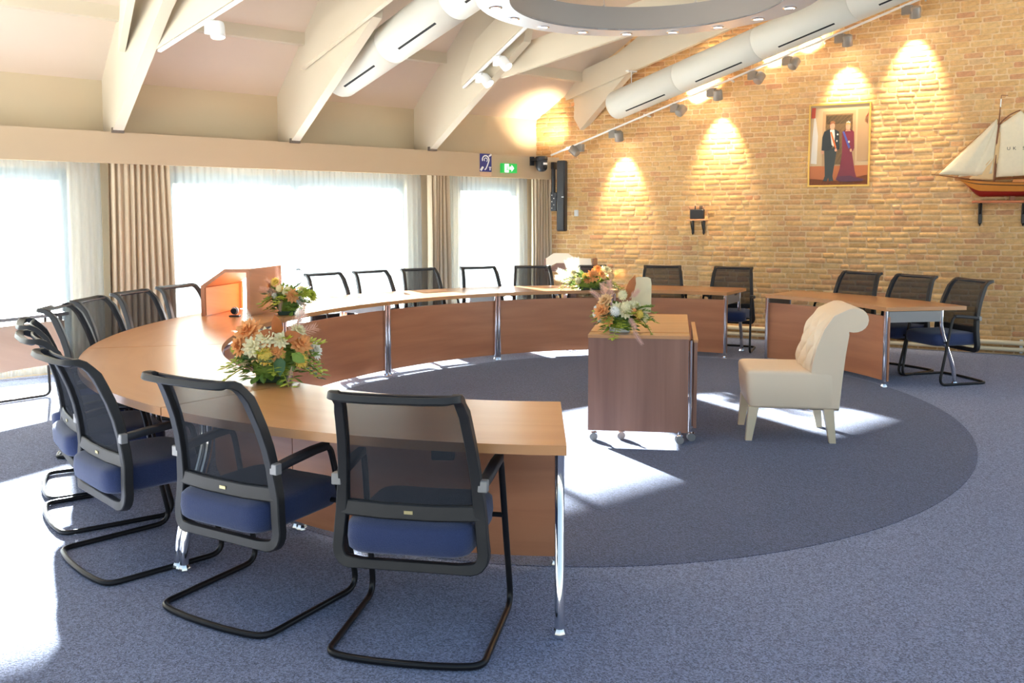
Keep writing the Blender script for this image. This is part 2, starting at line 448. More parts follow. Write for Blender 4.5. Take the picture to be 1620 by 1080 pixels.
# window wall (upper part, piers, low plinth) behind the fascia
UK = -0.32
wl = MB()
def wbox(mb, t0, t1, k0, k1, z0, z1):
    q = [W(t0, k0, z0), W(t1, k0, z0), W(t1, k1, z0), W(t0, k1, z0)]; mb.add(q + [x + Vector((0, 0, z1 - z0)) for x in q], [(0, 1, 2, 3), (7, 6, 5, 4), (0, 4, 5, 1), (1, 5, 6, 2), (2, 6, 7, 3), (3, 7, 4, 0)])
wbox(wl, -0.7, 10, UK - 0.22, UK, 2.05, 2.97)
WINS = [(6.26, 9.2), (2.32, 5.29), (0.476, 1.50)]
piers = [(-0.7, 0.476), (1.50, 2.32), (5.29, 6.26), (9.2, 10)]
for a, b in piers: wbox(wl, a, b, UK - 0.22, UK, 0.0, 2.05)
for a, b in WINS: wbox(wl, a, b, UK - 0.22, UK, 0.0, 0.10)
struct(wl.build('wall_window', M['paint'], smooth=0), 'cream wall above and between the windows', 'wall')
fa = MB(); wbox(fa, -0.03, 10, -0.035, 0.0, 2.10, 2.41); wbox(fa, -0.03, 10, UK, -0.035, 2.385, 2.41)
struct(fa.build('trim_1', M['fascia'], smooth=0), 'long beige curtain fascia over the windows', 'fascia')

for i, (a, b) in enumerate(WINS):
    wi = sempty('window_%d' % (i + 1), ['tall window at the far left behind voile', 'wide bright window between the two drapes', 'narrow window next to the brick corner'][i], 'window')
    def bar(t0, t1, z0, z1, nm='window_frame'):
        m_ = MB(); wbox(m_, t0, t1, UK - 0.14, UK - 0.07, z0, z1); m_.build(nm, M['frame'], wi, smooth=0)
    bar(a, b, 0.10, 0.17); bar(a, b, 1.93, 2.05); bar(a, a + 0.07, 0.10, 2.05); bar(b - 0.07, b, 0.10, 2.05)
    mids = {0: [7.7], 1: [3.8], 2: []}[i]
    for mt in mids: bar(mt - 0.035, mt + 0.035, 0.17, 1.93, 'mullion')
    edges = [a + 0.07] + [x for mt in mids for x in (mt - 0.035, mt + 0.035)] + [b - 0.07]
    for j in range(0, len(edges), 2):
        m_ = MB(); wbox(m_, edges[j], edges[j + 1], UK - 0.112, UK - 0.106, 0.17, 1.93); m_.build('pane', M['glass'], wi, smooth=0)

# brick wall: mortar bed with every brick standing proud of it
S0, S1, ROW, JT = -3.35, 3.9, 0.066, 0.012
bw = MB()
def bquad(s0, s1, d0, d1):
    def top_at(s_):
        P = B(s_, 0, 0); k = (P - WO).dot(WN); return ceil_z(k) + 0.05
    ss = [s0 + (s1 - s0) * i / 12 for i in range(13)]
    poly = [(s0, 0)] + [(s1, 0)] + [(s_, min(5.6, top_at(s_))) for s_ in ss[::-1]]
    bw.prism(poly, d0, d1, lambda a, b_, d: B(a, d, b_))
bquad(-3.6, 6.6, -0.25, 0.0)
wall_brick = struct(bw.build('wall_brick', M['mortar'], smooth=0), 'yellow brick wall with sandy joints', 'wall')

cells = []
row = 0; z = 0.012
while z < 4.75:
    s_ = S0 + (0.105 if row % 2 else 0.0) + random.uniform(-0.05, 0.05)
    while s_ < S1:
        L = random.choice([0.205, 0.2, 0.21, 0.195, 0.1, 0.205, 0.15]) + random.uniform(-0.006, 0.006)
        k = (B(s_ + L / 2, 0, 0) - WO).dot(WN)
        if z + ROW < ceil_z(k) + 0.02 and k > UK - 0.1: cells.append((s_, L - JT, z, ROW - JT + random.uniform(-0.004, 0.004)))
        s_ += L
    z += ROW; row += 1
def brick_geo(L, Hh, jit):
    """rounded irregular brick face, back at d=-0.02; local x along wall, y out, z up"""
    d = 0.008 + jit() * 0.004
    o = [(-L / 2, -Hh / 2), (L / 2, -Hh / 2), (L / 2, Hh / 2), (-L / 2, Hh / 2)]
    c_ = 0.010
    ring = []
    for (x, z_) in o:
        sx, sz = math.copysign(1, x), math.copysign(1, z_)
        a = (x - sx * c_, z_ + jit() * .004); b_ = (x + jit() * .004, z_ - sz * c_)
        ring += [a, b_] if sx * sz > 0 else [b_, a]
    ring = ring if False else [ring[i] for i in range(8)]
    ring.sort(key=lambda q: math.atan2(q[1] / Hh, q[0] / L))
    inner = [(x * (1 - 0.016 / L) , z_ * (1 - 0.014 / Hh)) for x, z_ in ring]
    vs = [(x, -0.004, z_) for x, z_ in ring] + [(x, d * 0.6 + jit() * .002, z_) for x, z_ in ring] + [(x, d + jit() * .0025, z_) for x, z_ in inner]
    fs = [tuple(range(16, 24))] + [(i, (i + 1) % 8, 8 + (i + 1) % 8, 8 + i) for i in range(8)] + [(8 + i, 8 + (i + 1) % 8, 16 + (i + 1) % 8, 16 + i) for i in range(8)]
    fs = [f[::-1] for f in fs]
    return vs, fs
# the 300 bricks that show largest are parts of their own
def show(c_):
    return c_[0]
near = [c_ for c_ in cells if c_[0] < 2.95 and 0.25 < c_[2] < 4.1]
near.sort(key=lambda c_: -c_[0]); near = near[:300]; nearset = set(near)
temps = {}
for cls in (0.2, 0.15, 0.1):
    temps[cls] = []
    for q in range(5):
        vs, fs = brick_geo(cls - JT, ROW - JT, lambda: random.uniform(-1, 1))
        mb_ = MB(); mb_.add(vs, fs); temps[cls].append(mb_.mesh('brick', M['brick_obj'], smooth=50))
brz = BROT.to_euler().z
for (s_, L, z_, Hh) in near:
    cls = min((0.2, 0.15, 0.1), key=lambda q: abs(q - JT - L))
    ob = bpy.data.objects.new('brick', random.choice(temps[cls])); COL.objects.link(ob); ob.parent = wall_brick
    ob.rotation_euler = (0, 0, brz); ob.location = B(s_ + L / 2, 0, z_ + Hh / 2)
    ob.scale = (L / (cls - JT), 1 + random.uniform(-.2, .25), Hh / (ROW - JT))
mass = MB(); rv = []
for c_ in cells:
    if c_ in nearset: continue
    s_, L, z_, Hh = c_
    vs, fs = brick_geo(L, Hh, lambda: random.uniform(-1, 1))
    mass.add([B(s_ + L / 2 + x, y, z_ + Hh / 2 + zz) for x, y, zz in vs], fs); rv.append((len(fs), random.random()))
mo = mass.build('bricks', M['brick_mass'], wall_brick, smooth=50); mo['kind'] = 'stuff'
at = mo.data.attributes.new('rnd', 'FLOAT', 'FACE'); vals = []
for cnt, r_ in rv: vals += [r_] * cnt
at.data.foreach_set('value', vals)

# heating pipes along the foot of the brick wall
for z_, r_, nm in ((0.142, 0.027, 'upper'), (0.066, 0.025, 'lower')):
    pp = MB(); pp.tube([B(-3.0, 0.055, z_), B(5.5, 0.055, z_)], r_, 10)
    hp = tag(pp.build('heating_pipe', M['pipe']), '%s of two cream heating pipes along the foot of the brick wall' % nm, 'pipe', 'heating pipes')
    for s_ in (-1.6, 0.6, 2.9):
        c_ = MB(); c_.box(B(s_, 0.022, z_), (0.03, 0.06, 0.075), BROT); c_.build('pipe_clip', M['white'], hp)

# ------------------------------------------------------------------ roof timbers
def beam_poly(name, pts, t0, t1, label):
    m_ = MB(); m_.prism(pts, t0, t1, lambda a, b_, d: W(d, a, b_))
    return struct(m_.build(name, M['beam'], smooth=0), label, 'beam')
for t_, lab in ((5.87, 'white roof strut at the far left of the window wall'), (3.995, 'white roof strut behind the free hanging duct'), (2.153, 'white roof strut carrying the pair of spotlights')):
    kk = 1.9
    b_o = beam_poly('roof_beam', [(UK, 2.36), (0.03, 2.41), (kk, 2.41 + .55 * kk), (kk + .5, ceil_z(kk + .5) + .05), (UK, 2.99)], t_ - 0.05, t_ + 0.05, lab)
    s_ = MB(); s_.box(W(t_, 0.03, 2.425), (0.11, 0.05, 0.05), WROT); s_.build('beam_shoe', M['shoe'], b_o)
b_o = beam_poly('roof_beam', [(0.33, 2.78), (1.2, 3.42), (1.9, 3.9), (1.7, 4.0), (0.2, 3.36), (0.2, 2.95)], -0.20, -0.09, 'white roof strut ending on the brick wall')
def plank(start, direction, slope, length, hgt, th, label, tip=0.35):
    """chord plank: lower edge runs from start"""
    d = Vector((direction[0], direction[1], 0)).normalized(); s_ = Vector((-d.y, d.x, 0))
    poly = [(0, 0), (length, slope * length), (length, slope * length + hgt), (tip, slope * tip + hgt), (0, hgt * 0.25)]
    m_ = MB(); m_.prism(poly, -th / 2, th / 2, lambda a, b_, dd: Vector(start) + d * a + s_ * dd + Vector((0, 0, b_)))
    o_ = struct(m_.build('roof_plank', M['beam'], smooth=0), label, 'beam')
    return o_, d, s_
wn2 = (WN.x, WN.y)
plank(W(4.085, 0.45, 3.15), wn2, 0.205, 5.5, 0.31, 0.05, 'white chord plank above the free hanging duct')
plank(W(-0.06, 0.08, 3.20), wn2, 0.185, 6.0, 0.31, 0.05, 'white chord plank along the duct by the brick wall')
pl1, d1, s1 = plank(W(5.80, 1.2, 3.05), (0.788, -0.616), 0.218, 4.5, 0.30, 0.05, 'white chord plank with a track spotlight')
pl2, d2, s2 = plank(W(5.955, 0.58, 3.10), (0.483, -0.875), 0.286, 4.5, 0.32, 0.06, 'white chord plank beside the far left strut')
pl3, d3, s3 = plank(W(2.235, 0.83, 3.10), (0.483, -0.875), 0.286, 4.5, 0.36, 0.06, 'white chord plank with two spotlights under the ring lamp')
pl4, d4, s4 = plank(W(2.09, 1.38, 3.14), (0.788, -0.616), 0.16, 4.5, 0.30, 0.05, 'white chord plank running behind the ring lamp')
pu = MB(); wbox(pu, -0.4, 10, 0.33, 0.43, 3.42, ceil_z(0.43) + 0.05)
struct(pu.build('purlin', M['beam'], smooth=0), 'white purlin running under the ceiling slope', 'beam')
pu = MB(); wbox(pu, -5, 10, 2.3, 2.42, 4.93, ceil_z(2.42) + 0.05)
struct(pu.build('purlin', M['beam'], smooth=0), 'upper white purlin near the ridge', 'beam')

# ------------------------------------------------------------------ air ducts
def duct(t_, k0, z0, slope, length, r, label):
    root = thing('air_duct', label, 'duct', W(t_, k0, z0))
    d = (WN + Vector((0, 0, slope))).normalized(); a = W(t_, k0, z0)
    side = Vector((WD.x, WD.y, 0)); up = side.cross(d); up = -up if up.z < 0 else up
    def ringp(x, ang, rr=r): return a + d * x + side * (math.cos(ang) * rr) + up * (math.sin(ang) * rr)
    seglen = 1.15; x = 0.0; i = 0
    while x < length:
        x1 = min(x + seglen, length); m_ = MB(); n_ = 28
        prof = [(x, r * .0), (x, r * .80), (x + .02, r * .94), (x + .06, r)] if i == 0 else [(x, r * .96), (x + .008, r)]
        prof += [(x1 - .008, r), (x1, r * .96)]
        vs = [ringp(xx, 2 * math.pi * q / n_, rr) for xx, rr in prof for q in range(n_)]
        fs = [(j * n_ + q, j * n_ + (q + 1) % n_, (j + 1) * n_ + (q + 1) % n_, (j + 1) * n_ + q) for j in range(len(prof) - 1) for q in range(n_)]
        m_.add(vs, fs); sec = m_.build('duct_section', M['duct'], root, off=a, smooth=50)
        # outlet slot low on the camera side
        ang = R(-122); s_ = MB(); sl = MB()
        for mm, w_, h_ in ((s_, 0.016, 1.002),):
            q = [ringp(x + .28, ang - .055, r * h_), ringp(x1 - .2, ang - .055, r * h_), ringp(x1 - .2, ang + .055, r * h_), ringp(x + .28, ang + .055, r * h_)]
            q2 = [ringp(x + .28, ang - .055, r * .99), ringp(x1 - .2, ang - .055, r * .99), ringp(x1 - .2, ang + .055, r * .99), ringp(x + .28, ang + .055, r * .99)]
            mm.add(q + q2, [(0, 1, 2, 3), (4, 7, 6, 5), (0, 4, 5, 1), (1, 5, 6, 2), (2, 6, 7, 3), (3, 7, 4, 0)])
        s_.build('outlet_slot', M['dark'], sec, off=a, smooth=0)
        if i % 2 == 0:
            hg = MB(); top_ = ringp(x + .35, math.pi / 2); hg.tube([top_ - Vector((0, 0, .01)), top_ + Vector((0, 0, .16))], .006, 6); hg.box(top_ + Vector((0, 0, .16)), (.16, .05, .012), WROT)
            hg.build('hanger', M['white'], root, off=a)
        x = x1; i += 1
    return root
duct(3.62, 0.40, 3.085, 0.205, 5.2, 0.205, 'fat white air duct hanging free beside the middle roof strut')
duct(0.0, 1.08, 3.02, 0.205, 5.6, 0.185, 'fat white air duct slanting up in front of the brick wall')

# ------------------------------------------------------------------ ring lamp
RC = Vector((1.04, 6.88, 3.23)); RO, RI, RH = 1.32, 1.06, 0.205
ring = thing('ring_lamp', 'huge silver ring lamp hanging over the oval with downlights underneath', 'lamp', RC)
m_ = MB(); n = 72
prof = [(RO, 0), (RO, RH), (RI, RH), (RI, 0)]
vs = [(r_ * math.cos(2 * math.pi * i / n), r_ * math.sin(2 * math.pi * i / n), z_) for r_, z_ in prof for i in range(n)]
fs = [(j * n + i, j * n + (i + 1) % n, ((j + 1) % 4) * n + (i + 1) % n, ((j + 1) % 4) * n + i) for j in range(4) for i in range(n)]
m_.add(vs, [f for i, f in enumerate(fs) if i // n != 3]); m_.build('ring_body', mat('shade toned ring silver', lin(140, 132, 126), 0.55, 0.1), ring, smooth=40)  # shade painted in: same silver, toned darker where the sides face away from light
m_ = MB(); m_.add([(r_ * math.cos(2 * math.pi * i / n), r_ * math.sin(2 * math.pi * i / n), z_) for r_, z_ in ((RO, 0), (RI, 0), (RI, .012), (RO, .012)) for i in range(n)], [(j * n + i, j * n + (i + 1) % n, ((j + 1) % 4) * n + (i + 1) % n, ((j + 1) % 4) * n + i) for j in range(4) for i in range(n)]); m_.build('ring_underside', M['silver'], ring, smooth=40)
for i in range(18):
    an = 2 * math.pi * (i + .5) / 18; rm = (RO + RI) / 2; c_ = (rm * math.cos(an), rm * math.sin(an), 0)
    b_ = MB(); b_.lathe([(.052, 0.004), (.055, -.006), (.043, -.009), (.040, -.002)], c_, 16); bz = b_.build('downlight', M['chrome'], ring)
    g_ = MB(); g_.lathe([(.038, -.004), (.038, -.007)], c_, 16); g_.build('lamp_face', M['softglow'], bz)
for an in (60, 100, 140, 20, 220, 300):
    c_ = MB(); p0 = Vector(((RO + RI) / 2 * math.cos(R(an)), (RO + RI) / 2 * math.sin(R(an)), RH)); c_.tube([p0, p0 + Vector((0, 0, 1.9))], .003, 5); c_.lathe([(.014, 0), (.014, .035), (.006, .045)], p0, 8)
    c_.build('cable', M['steel'], ring)

# ------------------------------------------------------------------ light tracks and spotlights
WARM = (1.0, 0.77, 0.50)
def spotlight(loc, aim, label, group, energy, body='spotgrey', size=R(58), blend=0.35, warm=WARM, side=1):
    """track spot: adaptor box, round head; its own lamp sits in the head"""
    root = thing('spotlight', label, 'spotlight', loc, group=group); root.scale = (1.2, 1.2, 1.2)
    aim = Vector(aim).normalized(); q = aim.to_track_quat('-Z', 'Y').to_matrix()
    b_ = MB(); b_.box((0, 0, -.045), (.045, .10, .085), WROT, .004); b_.build('adaptor', M[body], root)
    hc = Vector((side * 0.07 * BD.x, side * 0.07 * BD.y, -.075))
    h_ = MB(); h_.lathe([(.030, .062), (.046, .052), (.050, .03), (.050, -.045), (.046, -.05), (.040, -.04)], hc, 18, q); hd = h_.build('lamp_head', M[body], root)
    g_ = MB(); g_.lathe([(.038, -.041), (.038, -.044)], hc, 18, q); g_.build('lamp_face', M['glow'], hd)
    y_ = MB(); y_.box(hc * 0.5 + Vector((0, 0, -.012)), (.05, .02, .02), BROT); y_.build('yoke', M[body], root)
    if energy > 0:
        l_ = bpy.data.lights.new('spot_lamp', 'SPOT'); l_.energy = energy; l_.color = warm; l_.spot_size = size; l_.spot_blend = blend; l_.shadow_soft_size = 0.05
        lo = bpy.data.objects.new('spot_lamp', l_); COL.objects.link(lo); lo.parent = root; lo.location = hc + aim * .055
        lo.rotation_euler = aim.to_track_quat('-Z', 'Y').to_euler()
    return root
def track_z(s_): return 2.414 + 0.353 * (s_ + 2.83)
TD = 0.28
tr = MB(); a, b = B(-2.83, TD, track_z(-2.83) + .012), B(2.9, TD, track_z(2.9) + .012)
tr.sweep([a, b], [(0, 0, 1)] * 2, .036, .022); trk = tag(tr.build('light_track', M['white']), 'white light track slanting up along the brick wall', 'track')
for s_ in (-2.6, -1.5, -.4, .7, 1.8):
    br = MB(); br.box(B(s_, TD / 2, track_z(s_) + .03), (.02, TD, .02), BROT); br.build('wall_arm', M['white'], trk)
down = Vector((0, 0, -1))
specs = [(-2.40, (-.80, .02, .45), 100, 'lowest spotlight of the brick wall track, turned up at the corner'),
         (-1.93, None, 130, 'second spotlight up the brick wall track, throwing a cone down the wall'),
         (-1.09, (.35, .55, .62), 130, 'third spotlight up the brick wall track, turned upward'),
         (-0.62, None, 150, 'fourth spotlight up the brick wall track, lighting above the small device shelf'),
         (-0.11, (.3, .5, .7), 110, 'fifth spotlight up the brick wall track, under the duct joint'),
         (0.30, (.3, .5, .7), 90, 'sixth spotlight up the brick wall track, half hidden by the duct'),
         (0.90, None, 150, 'seventh spotlight up the brick wall track, lighting the portrait from above'),
         (1.62, None, 190, 'topmost visible spotlight of the brick wall track, beside the duct')]
for s_, aim, en, lab in specs:
    if s_ < -2.2: a_ = W(0.22, -0.1, 3.05) - B(s_, TD, track_z(s_))
    elif aim is None: a_ = -BN * 0.42 + Vector((0, 0, -1))
    else: a_ = BD * aim[0] - BN * aim[1] + Vector((0, 0, aim[2]))
    spotlight(B(s_, TD, track_z(s_)), a_, lab, 'brick wall spotlights', en * (.62 if aim is None else 1), size=R(60) if s_ > -2.2 else R(84), blend=.8, side=1 if s_ > -2.2 else -1)
# track and spot on the far left plank, pair of spots under the ring lamp
tr = MB(); st = W(5.80, 1.2, 3.035) - s1 * .0
tr.sweep([st, st + d1 * 4.3 + Vector((0, 0, .218 * 4.3))], [(0, 0, 1)] * 2, .034, .022); tag(tr.build('light_track', M['white']), 'white light track under the far left chord plank', 'track')
p_ = st + d1 * .78 + Vector((0, 0, .218 * .78 - .012)); spotlight(p_, (0.1, -.1, -1), 'single white spotlight high at the far left plank', 'plank spotlights', 6, 'white')
tr = MB(); st = W(2.235, 0.83, 3.085)
tr.sweep([st, st + d3 * 4.3 + Vector((0, 0, .286 * 4.3))], [(0, 0, 1)] * 2, .034, .022); tag(tr.build('light_track', M['white']), 'white light track on the plank below the ring lamp', 'track')
for x, lab in ((0.42, 'lower of the two white spotlights below the ring lamp'), (0.85, 'upper of the two white spotlights below the ring lamp')):
    p_ = st + d3 * x + Vector((0, 0, .286 * x - .012)); spotlight(p_, (.55, -.35, -.75), lab, 'plank spotlights', 6, 'white')

# ------------------------------------------------------------------ curtains
def curtain(name, t0, t1, k, amp, wl_, z0, z1, material, label, group, seed, gather=0.0):
    rs = random.Random(seed); n_ = max(24, int((t1 - t0) / wl_ * 8)); nz = 14
    ph = [rs.uniform(-.6, .6) for _ in range(64)]; am = [rs.uniform(.6, 1.25) for _ in range(64)]
    def fn(u, v):
        x = (t1 - t0) * u; c = x / wl_; i = int(c) % 63; fr = c - int(c)
        a_ = am[i] * (1 - fr) + am[i + 1] * fr; p2 = ph[i] * (1 - fr) + ph[i + 1] * fr
        grow = 0.55 + 0.45 * (1 - v)
        w_ = math.sin(2 * math.pi * c + p2 * (1 + (1 - v)))
        w_ = math.copysign(abs(w_) ** 0.75, w_)
        flare = gather * (1 - v) * (u - .5) * (t1 - t0)
        return W(t0 + x + flare + .12 * amp * math.cos(4 * math.pi * c), k + amp * a_ * grow * w_ + .015 * math.sin(7 * u + 3 * v), z0 + (z1 - z0) * v)
    m_ = MB(); m_.grid(fn, n_, nz); c_ = W((t0 + t1) / 2, k, 0)
    o_ = m_.build(name, material, None, smooth=80, off=c_)
    return tag(o_, label, 'curtain', group)
curtain('drape', 5.33, 5.93, -0.13, 0.05, 0.06, 0.02, 2.14, M['drape'], 'wide beige drape between the left and the wide window', 'beige drapes', 1, .12)
curtain('drape', 1.80, 2.12, -0.13, 0.05, 0.055, 0.02, 2.14, M['drape'], 'narrow beige drape between the wide and the narrow window', 'beige drapes', 2, .05)
curtain('drape', 0.05, 0.39, -0.13, 0.05, 0.055, 0.02, 2.14, M['drape'], 'beige drape in the corner beside the brick wall', 'beige drapes', 3, .05)
curtain('sheer_curtain', 5.98, 8.9, -0.235, 0.02, 0.075, 0.03, 2.14, M['sheer'], 'white voile curtain over the far left window', 'voile curtains', 4)
curtain('sheer_curtain', 2.16, 5.42, -0.235, 0.02, 0.075, 0.03, 2.14, M['sheer'], 'white voile curtain over the wide window', 'voile curtains', 5)
curtain('sheer_curtain', 0.40, 1.86, -0.235, 0.02, 0.075, 0.03, 2.14, M['sheer'], 'white voile curtain over the narrow window', 'voile curtains', 6)

# ------------------------------------------------------------------ signs, camera, speaker on fascia and corner
def wplate(root, nm, t0, t1, z0, z1, k0, k1, material):
    m_ = MB(); wbox(m_, t0, t1, k0, k1, z0, z1); return m_.build(nm, material, root, smooth=0, off=root.location)
hs = thing('hearing_loop_sign', 'blue hearing loop sign with a white ear on the fascia', 'sign', W(1.30, 0.0, 2.14))
HT = 1.30
wplate(hs, 'sign_plate', HT - .095, HT + .095, 2.17, 2.405, 0.001, 0.008, M['navy'])
wplate(hs, 'base_strip', HT - .095, HT + .095, 2.112, 2.168, 0.001, 0.006, M['signbeige'])
def wstroke(root, nm, pts, r_, material, k=0.011):
    m_ = MB(); m_.tube([W(HT - x, k, 2.29 + z_) for x, z_ in pts], r_, 6); return m_.build(nm, material, root, off=root.location)
ear = [(-.055, .02)] + [(-.005 + .055 * math.cos(R(a_)), .035 + .055 * math.sin(R(a_))) for a_ in range(170, -50, -20)] + [(.02, -.045), (.0, -.08), (-.02, -.095)]
wstroke(hs, 'ear_outline', ear, .009, M['white'])
wstroke(hs, 'ear_inner', [(-.02, .02)] + [(-.003 + .026 * math.cos(R(a_)), .035 + .026 * math.sin(R(a_))) for a_ in range(170, -60, -25)], .006, M['white'])
wstroke(hs, 'diagonal_bar', [(-.085, -.105), (-.05, -.06)], .016, M['white']); wstroke(hs, 'diagonal_bar', [(.05, .085), (.085, .108)], .012, M['white'])
wstroke(hs, 'letter_t', [(.05, -.06), (.085, -.06)], .006, M['white']); wstroke(hs, 'letter_t', [(.067, -.06), (.067, -.1)], .007, M['white'])
ET = 0.93
es = thing('exit_sign', 'lit green emergency exit sign on the fascia', 'sign', W(ET, 0, 2.14))
wplate(es, 'sign_box', ET - .125, ET + .125, 2.165, 2.29, 0.001, 0.05, M['green'])
wplate(es, 'door_pictogram', ET + .02, ET + .085, 2.172, 2.283, 0.05, 0.054, M['greenwhite'])
ar = MB(); ar.prism([(-.075, 0), (-.035, .042), (-.035, .018), (.0, .018), (.0, -.018), (-.035, -.018), (-.035, -.042)][::-1], .05, .054, lambda a, b_, d: W(ET + a + .005, d, 2.228 + b_))
ar.build('arrow_pictogram', M['greenwhite'], es, smooth=0, off=es.location)
mn = MB(); mn.lathe([(.012, .03), (.012, .018), (.004, .018)], W(ET + .05, .056, 2.235), 8); mn.tube([W(ET + .05, .056, 2.25), W(ET + .045, .056, 2.22), W(ET + .065, .056, 2.195)], .006, 5); mn.tube([W(ET + .045, .056, 2.22), W(ET + .03, .056, 2.19)], .006, 5)
mn.build('runner_pictogram', M['green'], es, off=es.location)

CT = 0.43
pc = thing('ptz_camera', 'black dome camera on a bracket at the end of the fascia', 'camera', W(CT, 0.0, 2.30))
def wl_lathe(prof, t_, k, z_, seg=18): m_ = MB(); m_.lathe(prof, W(t_, k, z_), seg); return m_
m_ = MB(); m_.box(W(CT + .06, .07, 2.36), (.10, .15, .03), WROT); m_.box(W(CT + .08, .012, 2.34), (.06, .03, .12), WROT); m_.build('bracket', M['black'], pc, off=pc.location)
wl_lathe([(.07, .03), (.085, .02), (.085, -.02), (.078, -.03)], CT, .12, 2.375).build('camera_base', M['black'], pc, off=pc.location)
wl_lathe([(.078, 0), (.082, -.02), (.08, -.09), (.06, -.135), (.03, -.15)], CT, .12, 2.345).build('camera_head', M['black'], pc, off=pc.location)
m_ = MB(); m_.box(W(CT, .20, 2.30), (.07, .01, .03), WROT, .003); m_.build('label_plate', M['white'], pc, off=pc.location)
q = WN.to_track_quat('Z', 'Y').to_matrix(); m_ = MB(); m_.lathe([(.03, -.02), (.034, .015), (.026, .02), (.022, .012)], W(CT, .185, 2.245), 16, q); m_.build('lens', M['dark'], pc, off=pc.location)

sp = thing('column_speaker', 'tall black column speaker on a wall bracket in the corner', 'speaker', B(-2.77, 0.2, 1.38))
m_ = MB(); m_.box(B(-2.69, 0.22, 1.865), (.125, .10, .975), BROT, .012); cab_ = m_.build('cabinet', M['black'], sp, off=sp.location)
m_ = MB(); m_.box(B(-2.69, 0.275, 1.865), (.10, .012, .93), BROT, .004); m_.build('grille', M['blackframe'], cab_, off=sp.location)
m_ = MB(); m_.box(B(-2.655, 0.283, 1.85), (.03, .006, .012), BROT); m_.build('badge', M['white'], cab_, off=sp.location)
m_ = MB(); m_.box(B(-2.86, 0.12, 2.29), (.05, .10, .10), BROT, .005); m_.tube([B(-2.86, .13, 2.32), B(-2.86, .13, 1.78)], .03, 8); m_.build('wall_bracket', M['black'], sp, off=sp.location)
m_ = MB(); m_.box(B(-2.85, 0.12, 1.79), (.09, .07, .26), BROT, .006); jb = m_.build('junction_box', M['black'], sp, off=sp.location)
for i in range(5):
    m_ = MB(); m_.lathe([(.008, 0), (.008, .006)], B(-2.87 + .03 * (i % 2), .157, 1.70 + .045 * i), 8, BN.to_track_quat('Z', 'Y').to_matrix()); m_.build('screw', M['chrome'], jb, off=sp.location)
m_ = MB(); m_.box(B(-2.56, 0.012, 1.63), (.06, .024, .09), BROT, .006); sw = m_.build('wall_switch', M['white'], None, off=B(-2.56, .012, 1.63)); tag(sw, 'small white wall switch on the bricks beside the column speaker', 'switch')
m_ = MB(); m_.box(B(-2.56, 0.026, 1.63), (.035, .006, .05), BROT); m_.build('rocker', M['white'], sw, off=B(-2.56, .012, 1.63))

